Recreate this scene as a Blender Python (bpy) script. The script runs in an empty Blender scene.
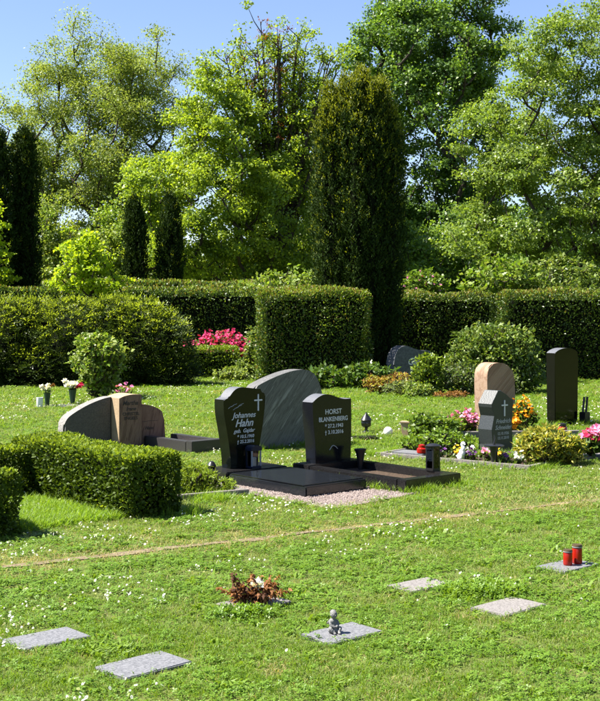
import bpy, bmesh, math, random
import numpy as np
from mathutils import Vector, Matrix
R = math.radians
rng = np.random.default_rng(7)
random.seed(7)
sc = bpy.context.scene
C = sc.collection

# ------------------------------------------------------------------ camera, sky, sun, exposure
CAM_H = 1.6
cam_d = bpy.data.cameras.new('camera')
cam = bpy.data.objects.new('camera', cam_d); C.objects.link(cam)
cam.location = (0, 0, CAM_H); cam.rotation_euler = (R(90), 0, 0)
cam_d.sensor_fit = 'HORIZONTAL'; cam_d.sensor_width = 36; cam_d.lens = 72
cam_d.shift_y = -0.0675
cam_d.clip_start = .1; cam_d.clip_end = 2000
sc.camera = cam
SUN_EL, SUN_AZ = 56.0, -91.0
w = bpy.data.worlds.new('World'); sc.world = w; w.use_nodes = True
nt = w.node_tree; bg = nt.nodes['Background']
sky = nt.nodes.new('ShaderNodeTexSky'); sky.sky_type = 'NISHITA'; sky.sun_disc = False
sky.sun_elevation = R(SUN_EL); sky.sun_rotation = R(SUN_AZ)
sky.air_density = 1.0; sky.dust_density = .2; sky.ozone_density = 3.0
wb = nt.nodes.new('ShaderNodeMix'); wb.data_type = 'RGBA'; wb.blend_type = 'MULTIPLY'; wb.inputs[0].default_value = 1; wb.inputs[7].default_value = (.98, .925, 1, 1)   # camera white balance
nt.links.new(sky.outputs[0], wb.inputs[6]); nt.links.new(wb.outputs[2], bg.inputs[0]); bg.inputs[1].default_value = .058
sun_d = bpy.data.lights.new('sun', 'SUN'); sun_d.energy = 5.0; sun_d.angle = R(.53); sun_d.color = (1, .945, .86)
sun = bpy.data.objects.new('sun', sun_d); C.objects.link(sun)
tosun = Vector((math.sin(R(SUN_AZ))*math.cos(R(SUN_EL)), math.cos(R(SUN_AZ))*math.cos(R(SUN_EL)), math.sin(R(SUN_EL))))
sun.rotation_euler = tosun.to_track_quat('Z', 'Y').to_euler()
sun.location = (-20, 10, 30)
vs = sc.view_settings
vs.view_transform = 'Standard'; vs.look = 'None'; vs.exposure = 1.8; vs.gamma = 1; vs.use_curve_mapping = False
cy = sc.cycles
cy.max_bounces = 8; cy.diffuse_bounces = 3; cy.glossy_bounces = 3; cy.transmission_bounces = 6; cy.transparent_max_bounces = 6
cy.caustics_reflective = False; cy.caustics_refractive = False
cy.use_denoising = True

# ------------------------------------------------------------------ materials
MATS = {}
def newmat(name):
    m = bpy.data.materials.new(name); m.use_nodes = True
    n = m.node_tree.nodes; n.clear()
    o = n.new('ShaderNodeOutputMaterial')
    MATS[name] = m
    return m, n, m.node_tree.links, o
def rgba(c): return (c[0], c[1], c[2], 1)
def leafmat(name, a, b, trans=.35, rough=.5, spec=.3, tcol=1.25):
    """leaf: colour varies from leaf to leaf, light passes through it"""
    m, n, l, o = newmat(name)
    g = n.new('ShaderNodeNewGeometry')
    mix = n.new('ShaderNodeMix'); mix.data_type = 'RGBA'
    if name.split('_')[0] not in ('petal', 'pebble', 'candle', 'fern'): k = (1.08, 1.06, .88) if name[:3] in ('gra', 'clo') else (1.3, 1.26, .85); a = tuple(x*y for x, y in zip(a, k)); b = tuple(x*y for x, y in zip(b, k))
    mix.inputs[6].default_value = rgba(a); mix.inputs[7].default_value = rgba(b)
    l.new(g.outputs['Random Per Island'], mix.inputs[0])
    p = n.new('ShaderNodeBsdfPrincipled'); p.inputs['Roughness'].default_value = rough
    p.inputs['Specular IOR Level'].default_value = spec
    l.new(mix.outputs[2], p.inputs['Base Color'])
    t = n.new('ShaderNodeBsdfTranslucent')
    mu = n.new('ShaderNodeMix'); mu.data_type = 'RGBA'; mu.blend_type = 'MULTIPLY'; mu.inputs[0].default_value = 1
    mu.inputs[7].default_value = (tcol*1.15, tcol*1.1, tcol*.5, 1)
    l.new(mix.outputs[2], mu.inputs[6]); l.new(mu.outputs[2], t.inputs[0])
    ms = n.new('ShaderNodeMixShader'); ms.inputs[0].default_value = trans
    l.new(p.outputs[0], ms.inputs[1]); l.new(t.outputs[0], ms.inputs[2]); l.new(ms.outputs[0], o.inputs[0])
    return m
def stonemat(name, cols, scale=40, rough=.3, spec=.5, bump=0.0, stretch=(1,1,1), rot=(0,0,0), detail=6, bscale=60, distort=0, coat=0):
    """noise ramp between the colours of the stone, optional relief"""
    m, n, l, o = newmat(name)
    tc = n.new('ShaderNodeTexCoord'); mp = n.new('ShaderNodeMapping')
    mp.vector_type = 'TEXTURE'; mp.inputs['Scale'].default_value = [1/v for v in stretch]; mp.inputs['Rotation'].default_value = rot
    l.new(tc.outputs['Object'], mp.inputs[0])
    nz = n.new('ShaderNodeTexNoise'); nz.inputs['Scale'].default_value = scale; nz.inputs['Detail'].default_value = detail
    nz.inputs['Roughness'].default_value = .65; nz.inputs['Distortion'].default_value = distort
    l.new(mp.outputs[0], nz.inputs['Vector'])
    r = n.new('ShaderNodeValToRGB'); e = r.color_ramp.elements
    while len(e) < len(cols): e.new(.5)
    for i, (pos, c) in enumerate(cols): e[i].position = pos; e[i].color = rgba(c)
    l.new(nz.outputs[0], r.inputs[0])
    p = n.new('ShaderNodeBsdfPrincipled'); p.inputs['Roughness'].default_value = rough
    p.inputs['Specular IOR Level'].default_value = spec
    if coat: p.inputs['Coat Weight'].default_value = coat; p.inputs['Coat Roughness'].default_value = .03
    l.new(r.outputs[0], p.inputs['Base Color'])
    if rough < .2:      # dust and dried rain on the polish
        n3 = n.new('ShaderNodeTexNoise'); n3.inputs['Scale'].default_value = 7; n3.inputs['Detail'].default_value = 7; n3.inputs['Roughness'].default_value = .7
        l.new(tc.outputs['Object'], n3.inputs['Vector']); mr = n.new('ShaderNodeMapRange')
        mr.inputs[1].default_value = .35; mr.inputs[2].default_value = .75; mr.inputs[3].default_value = rough*.7; mr.inputs[4].default_value = rough+.1
        l.new(n3.outputs[0], mr.inputs[0]); l.new(mr.outputs[0], p.inputs['Roughness'])
    if bump:
        n2 = n.new('ShaderNodeTexNoise'); n2.inputs['Scale'].default_value = bscale; n2.inputs['Detail'].default_value = 5
        l.new(tc.outputs['Object'], n2.inputs['Vector'])
        b = n.new('ShaderNodeBump'); b.inputs['Strength'].default_value = bump; b.inputs['Distance'].default_value = .02
        l.new(n2.outputs[0], b.inputs['Height']); l.new(b.outputs[0], p.inputs['Normal'])
    l.new(p.outputs[0], o.inputs[0])
    return m
def plain(name, c, rough=.5, metal=0, spec=.5, var=.15):
    return stonemat(name, [(.3, [x*(1-var) for x in c]), (.7, [min(1, x*(1+var)) for x in c])], 25, rough, spec)
def glassmat(name, col=(1,1,1), rough=.02, alpha=.25):
    m, n, l, o = newmat(name)
    g = n.new('ShaderNodeBsdfGlossy'); g.inputs['Roughness'].default_value = rough
    t = n.new('ShaderNodeBsdfTransparent'); t.inputs[0].default_value = rgba(col)
    f = n.new('ShaderNodeFresnel'); f.inputs[0].default_value = 1.5
    ms = n.new('ShaderNodeMixShader'); l.new(f.outputs[0], ms.inputs[0]); l.new(t.outputs[0], ms.inputs[1]); l.new(g.outputs[0], ms.inputs[2])
    l.new(ms.outputs[0], o.inputs[0]); return m

def ground_mat():
    m, n, l, o = newmat('lawn_soil')
    tc = n.new('ShaderNodeTexCoord')
    a = n.new('ShaderNodeTexNoise'); a.inputs['Scale'].default_value = .7; a.inputs['Detail'].default_value = 4
    b = n.new('ShaderNodeTexNoise'); b.inputs['Scale'].default_value = 28; b.inputs['Detail'].default_value = 8
    l.new(tc.outputs['Object'], a.inputs['Vector']); l.new(tc.outputs['Object'], b.inputs['Vector'])
    r1 = n.new('ShaderNodeValToRGB'); e = r1.color_ramp.elements
    e[0].position = .35; e[0].color = (.055, .075, .018, 1); e[1].position = .7; e[1].color = (.12, .15, .035, 1)
    r2 = n.new('ShaderNodeValToRGB'); e = r2.color_ramp.elements
    e[0].position = .3; e[0].color = (.05, .05, .018, 1); e[1].position = .65; e[1].color = (.13, .17, .035, 1)
    l.new(a.outputs[0], r1.inputs[0]); l.new(b.outputs[0], r2.inputs[0])
    mx = n.new('ShaderNodeMix'); mx.data_type = 'RGBA'; mx.inputs[0].default_value = .55
    l.new(r1.outputs[0], mx.inputs[6]); l.new(r2.outputs[0], mx.inputs[7])
    p = n.new('ShaderNodeBsdfPrincipled'); p.inputs['Roughness'].default_value = .95; p.inputs['Specular IOR Level'].default_value = .1
    l.new(mx.outputs[2], p.inputs['Base Color'])
    bp = n.new('ShaderNodeBump'); bp.inputs['Strength'].default_value = .6; bp.inputs['Distance'].default_value = .03
    l.new(b.outputs[0], bp.inputs['Height']); l.new(bp.outputs[0], p.inputs['Normal'])
    l.new(p.outputs[0], o.inputs[0]); return m
ground_mat()
# leaves
leafmat('grass_fresh', (.095, .185, .02), (.165, .25, .032), .5, .45, .35)
leafmat('grass_long', (.13, .24, .02), (.2, .3, .04), .5, .45, .3)
leafmat('grass_pale', (.15, .21, .06), (.22, .27, .1), .45, .5, .3)
leafmat('grass_dry', (.26, .22, .1), (.36, .31, .17), .35, .6, .2)
leafmat('clover_leaf', (.08, .17, .018), (.155, .26, .03), .4, .45, .35)
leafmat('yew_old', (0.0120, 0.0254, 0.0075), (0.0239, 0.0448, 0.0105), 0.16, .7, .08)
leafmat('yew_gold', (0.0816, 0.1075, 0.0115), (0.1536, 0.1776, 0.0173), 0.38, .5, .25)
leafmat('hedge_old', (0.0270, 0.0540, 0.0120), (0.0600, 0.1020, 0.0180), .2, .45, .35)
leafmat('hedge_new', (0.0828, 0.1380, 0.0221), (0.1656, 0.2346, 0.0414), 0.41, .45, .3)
leafmat('hedge_rust', (.12, .1, .032), (.17, .15, .045), .3, .5, .25)
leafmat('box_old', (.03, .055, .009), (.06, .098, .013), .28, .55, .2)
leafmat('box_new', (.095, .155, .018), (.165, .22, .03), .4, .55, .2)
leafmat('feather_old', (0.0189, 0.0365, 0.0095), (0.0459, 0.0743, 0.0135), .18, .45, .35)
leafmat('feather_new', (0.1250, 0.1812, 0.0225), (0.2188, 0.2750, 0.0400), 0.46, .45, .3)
leafmat('olive_leaf', (0.1187, 0.1688, 0.0500), (0.2063, 0.2562, 0.0813), 0.48, .5, .3)
leafmat('maple_bright', (0.1288, 0.2016, 0.0224), (0.2352, 0.3080, 0.0403), 0.52, .45, .3)
leafmat('maple_mid', (0.0825, 0.1475, 0.0250), (0.1562, 0.2313, 0.0450), 0.48, .45, .35)
leafmat('chestnut_dark', (0.0390, 0.0884, 0.0208), (0.0754, 0.1430, 0.0312), 0.38, .45, .4)
leafmat('chestnut_light', (0.0845, 0.1625, 0.0312), (0.1430, 0.2340, 0.0468), 0.48, .45, .4)
leafmat('spray_green', (0.0898, 0.1478, 0.0380), (0.1584, 0.2218, 0.0634), 0.48, .42, .4)
leafmat('young_lime', (.17, .27, .015), (.27, .36, .03), .5, .45, .3)
leafmat('dead_red', (.11, .03, .012), (.2, .07, .02), .3, .7, .1)
leafmat('shrub_mid', (.045, .085, .016), (.085, .135, .03), .35, .4, .45)
leafmat('shrub_pale', (0.1200, 0.1800, 0.0540), (0.1920, 0.2400, 0.0960), .35, .45, .4)
leafmat('shrub_grey', (.06, .085, .045), (.12, .15, .09), .3, .5, .3)
leafmat('shrub_gold', (.2, .21, .04), (.32, .3, .09), .4, .45, .3)
leafmat('weed_green', (.08, .15, .02), (.13, .21, .03), .4, .45, .3)
leafmat('conifer_bright', (.11, .18, .016), (.19, .26, .03), .3, .5, .3)
leafmat('heather_brown', (.12, .06, .025), (.2, .1, .04), .3, .6, .2)
leafmat('far_wood', (0.0292, 0.0507, 0.0175), (0.0634, 0.0926, 0.0292), 0.36, .6, .2)
leafmat('petal_white', (.7, .7, .66), (.8, .8, .78), .3, .6, .2)
leafmat('petal_magenta', (.55, .025, .12), (.7, .08, .22), .3, .5, .2, 1)
leafmat('petal_red', (.5, .015, .07), (.65, .05, .15), .3, .5, .2, 1)
leafmat('petal_pink', (.75, .2, .42), (.85, .38, .55), .3, .5, .2, 1)
leafmat('petal_orange', (.75, .3, .01), (.85, .42, .02), .3, .5, .2, 1)
leafmat('petal_yellow', (.8, .5, .02), (.85, .6, .05), .3, .5, .2, 1)
leafmat('petal_blue', (.12, .28, .7), (.25, .45, .8), .3, .5, .2, 1)
leafmat('petal_violet', (.12, .03, .16), (.3, .12, .4), .3, .5, .2, 1)
leafmat('fern_dead', (.16, .06, .02), (.38, .19, .085), .25, .7, .15)
leafmat('fern_dark', (.04, .018, .012), (.12, .05, .025), .2, .7, .15)
# stone and the rest
stonemat('bark', [(.3, (.025, .02, .015)), (.7, (.075, .06, .045))], 6, .9, .15, .5, (4, 4, 1))
plain('shade_core', (.008, .010, .005), .95, spec=.02)  # near-black, stands for the shaded inside of hedges and yews
stonemat('granite_green_black', [(.35, (.002, .003, .0025)), (.58, (.005, .007, .005)), (.75, (.018, .022, .018))], 160, .11, .26)
stonemat('granite_blue_black', [(.35, (.004, .0045, .006)), (.6, (.009, .010, .013)), (.78, (.035, .038, .046))], 170, .13, .3)
stonemat('granite_black', [(.3, (.0015, .0015, .0015)), (.75, (.006, .006, .0055))], 150, .05, .25)
stonemat('granite_base', [(.35, (.006, .006, .0065)), (.6, (.017, .016, .0165)), (.75, (.055, .05, .05))], 140, .18, .5, .04)
stonemat('granite_plate', [(.35, (.006, .007, .009)), (.6, (.014, .016, .02)), (.78, (.05, .055, .065))], 170, .12, .5)
stonemat('granite_kerb_dark', [(.35, (.014, .013, .014)), (.7, (.06, .055, .055))], 120, .35, .45, .1)
stonemat('gneiss', [(.3, (.055, .053, .05)), (.46, (.14, .136, .128)), (.53, (.07, .068, .064)), (.66, (.25, .243, .23))], 4.0, .5, .35, .1, (5, 5, .5), (0, R(40), 0), 8, 80, .5)
stonemat('slab_rough', [(.3, (.065, .056, .048)), (.7, (.14, .122, .105))], 90, .85, .2, .5, bscale=120)
stonemat('slab_broken_edge', [(.3, (0.144, 0.138, 0.126)), (.7, (0.252, 0.240, 0.222))], 30, .9, .2, .8, bscale=40)
stonemat('sandstone_pink', [(.3, (0.260, 0.167, 0.105)), (.48, (0.322, 0.223, 0.155)), (.6, (0.223, 0.136, 0.087)), (.75, (0.341, 0.248, 0.180))], 2.0, .85, .2, .15, (6, 6, .35), (0, R(52), 0), 5, 90, .2)
stonemat('sandstone_brown_shaded', [(.3, (.15, .085, .058)), (.48, (.22, .135, .092)), (.6, (.11, .06, .042)), (.75, (.24, .15, .1))], 5, .85, .2, .15, (7, 3, .6), (0, R(12), 0), 4, 90, .5)
stonemat('sandstone_lit', [(.3, (0.279, 0.205, 0.124)), (.7, (0.360, 0.273, 0.174))], 12, .9, .15, .2, (1,1,1))
stonemat('boulder_grey', [(.3, (.05, .052, .056)), (.7, (.13, .135, .145))], 20, .6, .35, .4)
stonemat('plaque_granite', [(.32, (.07, .071, .076)), (.5, (.135, .137, .145)), (.66, (.2, .2, .207))], 95, .55, .35, .15)
stonemat('plaque_warm', [(.32, (0.100, 0.092, 0.085)), (.5, (0.180, 0.165, 0.155)), (.66, (0.240, 0.225, 0.210))], 95, .6, .3, .15)
stonemat('kerb_concrete', [(.3, (0.120, 0.108, 0.096)), (.7, (0.216, 0.198, 0.180))], 40, .9, .15, .4)
stonemat('soil_dark', [(.3, (.03, .022, .015)), (.7, (.1, .07, .05))], 45, .95, .1, .8, bscale=60)
stonemat('path_dirt', [(.3, (.1, .08, .05)), (.55, (.18, .145, .09)), (.75, (.28, .235, .165))], 30, .95, .1, .8, bscale=60)
stonemat('gravel_bed', [(.3, (0.169, 0.130, 0.117)), (.7, (0.293, 0.247, 0.227))], 70, .95, .1, .8, bscale=90)
leafmat('pebble', (.15, .115, .1), (.29, .24, .215), 0, .85, .2)
plain('letter_silver', (.62, .63, .62), .45, var=.04)
plain('letter_grey', (.36, .37, .36), .5, var=.04)
plain('letter_dark', (.035, .025, .02), .7, var=.05)
plain('metal_black', (.012, .012, .013), .35)
plain('metal_blue_black', (.014, .018, .04), .2)
plain('metal_grey', (.3, .31, .33), .3)
plain('bronze', (.06, .04, .025), .4)
plain('plastic_green', (.012, .04, .018), .4)
plain('plastic_white', (.75, .75, .73), .5, var=.03)
plain('candle_wax', (.7, .62, .5), .5, var=.03)
leafmat('candle_red', (.36, .012, .006), (.36, .012, .006), .2, .2, .5, 1)
plain('candle_gold', (.07, .045, .018), .3)
stonemat('statue_grey', [(.3, (.09, .09, .087)), (.7, (.22, .22, .21))], 70, .8, .25, .3, bscale=150)
plain('terracotta', (.36, .25, .16), .85)
glassmat('glass_clear')
glassmat('glass_red', (.8, .05, .04))

# ------------------------------------------------------------------ helpers: things and meshes
def thing(name, label, cat, loc=(0, 0, 0), rotz=0, group=None):
    o = bpy.data.objects.new(name, None); C.objects.link(o)
    o.empty_display_size = .1
    o.location = loc; o.rotation_euler = (0, 0, rotz); o['label'] = label; o['category'] = cat
    if group: o['group'] = group
    return o
def tag(o, label=None, cat=None, group=None, kind=None):
    if label: o['label'] = label
    if cat: o['category'] = cat
    if group: o['group'] = group
    if kind: o['kind'] = kind
    return o
def link(name, me, mats, parent=None, loc=None, rotz=0, smooth=False):
    if not isinstance(mats, (list, tuple)): mats = [mats]
    for m in mats: me.materials.append(MATS[m])
    if smooth: me.polygons.foreach_set('use_smooth', np.ones(len(me.polygons), bool))
    o = bpy.data.objects.new(name, me); C.objects.link(o)
    if parent is not None: o.parent = parent
    if loc is not None: o.location = loc
    if rotz: o.rotation_euler = (0, 0, rotz)
    return o
def quads_mesh(name, V, nq, F=None, midx=None):
    me = bpy.data.meshes.new(name)
    V = np.asarray(V, np.float32).reshape(-1, 3)
    me.vertices.add(len(V)); me.vertices.foreach_set('co', V.ravel())
    if F is None: F = np.arange(nq*4, dtype=np.int32)
    me.loops.add(nq*4); me.loops.foreach_set('vertex_index', np.asarray(F, np.int32).ravel())
    me.polygons.add(nq); me.polygons.foreach_set('loop_start', np.arange(0, nq*4, 4, dtype=np.int32))
    if midx is not None: me.polygons.foreach_set('material_index', np.asarray(midx, np.int32))
    me.update(calc_edges=True)
    return me
def unit(a): return a/np.maximum(np.linalg.norm(a, axis=-1, keepdims=True), 1e-9)
def leaf_verts(P, D, N, L, W, fold=.12, droop=.12):
    D = unit(D); S = unit(np.cross(D, N)); N = np.cross(S, D)
    L = np.broadcast_to(np.asarray(L, float), (len(P),))[:, None]; W = np.broadcast_to(np.asarray(W, float), (len(P),))[:, None]
    mid = P + D*L*.5
    V = np.stack([P, mid + S*W*.5 + N*W*fold, P + D*L - N*L*droop, mid - S*W*.5 + N*W*fold], 1)
    return V
def leaves(name, P, D, N, L, W, mats, parent=None, midx=None, **k):
    V = leaf_verts(P, D, N, L, W, **k)
    return link(name, quads_mesh(name, V, len(P), midx=midx), mats, parent)
def rdir(n): return unit(rng.normal(size=(n, 3)))

class MB:
    """collects simple shapes into one mesh"""
    def __init__(s): s.bm = bmesh.new()
    def box(s, x0, x1, y0, y1, z0, z1, bev=0):
        t = bmesh.new()
        vs_ = [t.verts.new((x, y, z)) for x in (x0, x1) for y in (y0, y1) for z in (z0, z1)]
        for f in ((0,1,3,2), (4,6,7,5), (0,4,5,1), (2,3,7,6), (0,2,6,4), (1,5,7,3)): t.faces.new([vs_[i] for i in f])
        if bev: bmesh.ops.bevel(t, geom=t.edges[:], offset=bev, segments=2, affect='EDGES')
        s._add(t); return s
    def _add(s, t, M=None):
        bmesh.ops.recalc_face_normals(t, faces=t.faces[:])
        if M is not None: bmesh.ops.transform(t, matrix=M, verts=t.verts[:])
        me = bpy.data.meshes.new('tmp'); t.to_mesh(me); t.free(); s.bm.from_mesh(me); bpy.data.meshes.remove(me)
    def prism(s, pts, y0, y1, bev=.008, seg=2):
        """outline in x,z pulled from y0 (front) to y1 (back)"""
        t = bmesh.new()
        a = [t.verts.new((x, y0, z)) for x, z in pts]; b = [t.verts.new((x, y1, z)) for x, z in pts]
        n = len(pts); t.faces.new(a); t.faces.new(b[::-1])
        for i in range(n): t.faces.new((a[i], b[i], b[(i+1) % n], a[(i+1) % n]))
        if bev:
            ed = [e for e in t.edges if abs(e.verts[0].co.y-e.verts[1].co.y) < 1e-6]
            bmesh.ops.bevel(t, geom=ed, offset=bev, segments=seg, affect='EDGES')
        s._add(t); return s
    def lathe(s, prof, n=20, cx=0, cy=0, sx=1, sy=1):
        t = bmesh.new(); rings = []
        for r, z in prof: rings.append([t.verts.new((cx+sx*r*math.cos(2*math.pi*i/n), cy+sy*r*math.sin(2*math.pi*i/n), z)) for i in range(n)])
        for a, b in zip(rings, rings[1:]):
            for i in range(n): t.faces.new((a[i], a[(i+1) % n], b[(i+1) % n], b[i]))
        t.faces.new(rings[0][::-1]); t.faces.new(rings[-1])
        s._add(t); return s
    def tube(s, pts, r, n=8):
        rs = r if isinstance(r, (list, tuple)) else [r]*len(pts)
        t = bmesh.new(); rings = []
        P = [Vector(p) for p in pts]
        for i, p in enumerate(P):
            d = (P[min(i+1, len(P)-1)]-P[max(i-1, 0)]).normalized()
            u = d.cross(Vector((0, 0, 1))) if abs(d.z) < .95 else d.cross(Vector((1, 0, 0)))
            u.normalize(); v = d.cross(u)
            rings.append([t.verts.new(p+(u*math.cos(2*math.pi*k/n)+v*math.sin(2*math.pi*k/n))*rs[i]) for k in range(n)])
        for a, b in zip(rings, rings[1:]):
            for i in range(n): t.faces.new((a[i], a[(i+1) % n], b[(i+1) % n], b[i]))
        t.faces.new(rings[0][::-1]); t.faces.new(rings[-1])
        s._add(t); return s
    def ball(s, c, r, sub=2):
        t = bmesh.new(); bmesh.ops.create_icosphere(t, subdivisions=sub, radius=1)
        rr = r if isinstance(r, (tuple, list)) else (r, r, r)
        s._add(t, Matrix.Translation(c) @ Matrix.Diagonal((*rr, 1))); return s
    def build(s, name, mat, parent=None, smooth=False, loc=None, rotz=0):
        me = bpy.data.meshes.new(name); s.bm.to_mesh(me); s.bm.free()
        o = link(name, me, mat, parent, loc, rotz)
        if smooth:
            me.polygons.foreach_set('use_smooth', np.ones(len(me.polygons), bool))
            me.set_sharp_from_angle(angle=R(40))
        return o
def curve(pts, n=6):
    """smooth open line through the points"""
    P = [Vector(p) for p in pts]; out = []
    for i in range(len(P)-1):
        a, b, c, d = P[max(i-1, 0)], P[i], P[i+1], P[min(i+2, len(P)-1)]
        for k in range(n):
            t = k/n
            out.append(tuple(.5*((2*b)+(c-a)*t+(2*a-5*b+4*c-d)*t*t+(3*b-a-3*c+d)*t**3)))
    out.append(tuple(P[-1])); return out
def text(body, size, parent, x, y, z, mat, shear=0, align='CENTER', bold=0, name='inscription', sx=1):
    cu = bpy.data.curves.new('t', 'FONT'); cu.body = body; cu.size = size; cu.shear = shear; cu.align_x = align
    cu.extrude = .0015; cu.offset = bold; cu.resolution_u = 3
    ob = bpy.data.objects.new('t', cu); me = bpy.data.meshes.new_from_object(ob)
    bpy.data.objects.remove(ob); bpy.data.curves.remove(cu)
    me.materials.clear()
    me.transform(Matrix.Translation((x, y, z)) @ Matrix.Rotation(R(90), 4, 'X') @ Matrix.Diagonal((sx, 1, 1, 1)))
    return link(name, me, mat, parent)
def off(origin, ang, lx, ly, z=0):
    c, s_ = math.cos(ang), math.sin(ang)
    return (origin[0]+c*lx-s_*ly, origin[1]+s_*lx+c*ly, z)

# ------------------------------------------------------------------ foliage builders
def wob(P, f, seed):
    r = np.random.default_rng(seed); out = np.zeros(len(P))
    for i in range(6):
        k = r.normal(size=3)*f*(1+.5*i); out += np.sin(P@k + r.uniform(0, 6.28))/(1+.5*i)
    return out/2.2
def hedge_part(parent, lx, ly, lz, cx, cy, rotz, dens, L, mats, pnew, amp=.05, f=3, rnd=.12, spray=0, core=.1, name='foliage', depth=.1, asp=.55, top_extra=0, seed=1, z0=0, up=.45, rust=0, botdens=1):
    """clipped hedge block: leaf shell over a solid near-black core that blocks light"""
    A = np.array([lx*lz, lx*lz, ly*lz, ly*lz, lx*ly]); n = int(A.sum()*dens)
    fc = rng.choice(5, n, p=A/A.sum()); u = rng.random(n)-.5; v = rng.random(n)
    h = np.array([lx/2, ly/2, lz/2])
    P = np.zeros((n, 3))
    for k in range(5):
        m = fc == k
        if k == 0: P[m] = np.c_[u[m]*lx, np.full(m.sum(), -ly/2), v[m]*lz-lz/2]
        if k == 1: P[m] = np.c_[u[m]*lx, np.full(m.sum(), ly/2), v[m]*lz-lz/2]
        if k == 2: P[m] = np.c_[np.full(m.sum(), -lx/2), u[m]*ly, v[m]*lz-lz/2]
        if k == 3: P[m] = np.c_[np.full(m.sum(), lx/2), u[m]*ly, v[m]*lz-lz/2]
        if k == 4: P[m] = np.c_[u[m]*lx, (v[m]-.5)*ly, np.full(m.sum(), lz/2)]
    low = np.array([1, 1, 1.])
    q = np.clip(P, -(h-rnd), h-rnd); q[:, 2] = np.where(P[:, 2] < 0, P[:, 2], q[:, 2])
    N = unit(P-q+1e-6); P = q + N*rnd
    wv = wob(P+[cx, cy, 0], f, seed)
    dp = rng.exponential(depth*.4, n); dp = np.minimum(dp, depth*1.5)
    P = P + N*(wv*amp - dp)[:, None]
    P[:, 2] += lz/2
    P[:, 2] += top_extra*np.maximum(0, wob(P*[1,1,0], 2.2, seed+9))*(P[:, 2]/lz)
    P[:, 2] = np.maximum(P[:, 2], .02)+z0
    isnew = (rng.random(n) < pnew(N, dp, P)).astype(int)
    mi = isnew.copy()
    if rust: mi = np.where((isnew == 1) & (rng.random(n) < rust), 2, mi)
    D = unit(N*.8 + rdir(n)*.75 + np.array([0, 0, up]))
    ln = L*rng.uniform(.65, 1.35, n)
    if spray:
        k = spray; Pp, Dd, Nn, Ll, Mm = [], [], [], [], []
        Sx = unit(np.cross(D, rdir(n)))
        for j in range(k):
            t = (j+.5)/k; sg = 1 if j % 2 else -1
            Pp.append(P + D*(ln*2.4*t)[:, None]); Dd.append(unit(D*.75 + sg*Sx*.8 + rdir(n)*.15)); Nn.append(np.cross(D, Sx)+.2*rdir(n)); Ll.append(ln*(1.1-.45*t)); Mm.append(np.where((t > .4) | (mi == 0), mi, 0))
        P, D, N2, ln, mi = np.concatenate(Pp), np.concatenate(Dd), np.concatenate(Nn), np.concatenate(Ll), np.concatenate(Mm)
    else: N2 = unit(N + rdir(n)*.8)
    c, s_ = math.cos(rotz), math.sin(rotz); M = np.array([[c, s_, 0], [-s_, c, 0], [0, 0, 1]])
    T = np.array([cx, cy, 0])
    leaves(name, P@M+T, D@M, N2@M, ln, ln*asp, mats, parent, midx=mi)
    b = MB(); k = core
    b.box(-lx/2+k, lx/2-k, -ly/2+k, ly/2-k, max(z0-.02, -.02), z0+lz-k*1.1, min(.1, k))
    b.build('branches', 'shade_core', parent, loc=(cx, cy, 0), rotz=rotz)  # solid dark block added inside the leaves to stop light
def tubes_mesh(name, segs, parent, mat='bark', n=6):
    """segs: list of (points, radii) -> one limb mesh"""
    V, F, base = [], [], 0
    for pts, rad in segs:
        P = np.asarray(pts, float); T = unit(np.gradient(P, axis=0)); ref = np.where(np.abs(T[:, 2:3]) < .9, [[0, 0, 1.]], [[1., 0, 0]])
        U = unit(np.cross(T, ref)); W = np.cross(T, U)
        a = np.arange(n)*2*math.pi/n
        ring = P[:, None]+(U[:, None]*np.cos(a)[None, :, None]+W[:, None]*np.sin(a)[None, :, None])*np.asarray(rad)[:, None, None]
        V.append(ring.reshape(-1, 3)); m = len(P)
        i = np.arange(m-1)[:, None]*n; k = np.arange(n)[None]
        F.append(np.stack([base+i+k, base+i+(k+1) % n, base+i+n+(k+1) % n, base+i+n+k], -1).reshape(-1, 4)); base += m*n
    V = np.concatenate(V); F = np.concatenate(F)
    return link(name, quads_mesh(name, V, len(F), F), mat, parent, smooth=True)
def skeleton(base, cl, r0, fork, seed=0, upward=.5):
    """limbs: every leaf clump is joined to the nearest older limb"""
    r = np.random.default_rng(seed)
    nodes = [np.array(base, float)]; par = [-1]
    top = np.array([base[0]+r.normal()*.15, base[1], fork]);
    for t in (.25, .5, .75, 1): nodes.append(np.array(base)*(1-t)+top*t+np.array([r.normal()*.05, r.normal()*.05, 0])); par.append(len(nodes)-2)
    order = np.argsort(np.linalg.norm(cl-top, axis=1)); chains = []
    for ci in order:
        c = cl[ci]; X = np.array(nodes[2:]); d = c-X; dist = np.linalg.norm(d, axis=1)
        cost = dist + np.maximum(0, .8*np.hypot(d[:, 0], d[:, 1])-d[:, 2])*upward*2
        p = int(np.argmin(cost))+2; a = nodes[p]; L = np.linalg.norm(c-a)
        k = max(2, int(L/.6)+1); ids = [p]
        for j in range(1, k+1):
            t = j/k; q = a+(c-a)*np.array([t**.8, t**.8, t**1.15]) + r.normal(size=3)*.05*L*math.sin(math.pi*t)
            nodes.append(q); par.append(ids[-1]); ids.append(len(nodes)-1)
        chains.append(ids)
    w_ = np.zeros(len(nodes))
    for ids in chains: w_[ids[-1]] += 1
    for i in range(len(nodes)-1, 0, -1): w_[par[i]] += w_[i]
    rad = np.maximum(.012, r0*(w_/w_[0])**.5)
    segs = [([nodes[i] for i in range(5)], [rad[1]*1.35]+[rad[i] for i in range(1, 5)])]
    for ids in chains: segs.append(([nodes[i] for i in ids], [min(rad[i], rad[ids[1]]) for i in ids]))
    return segs
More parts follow.
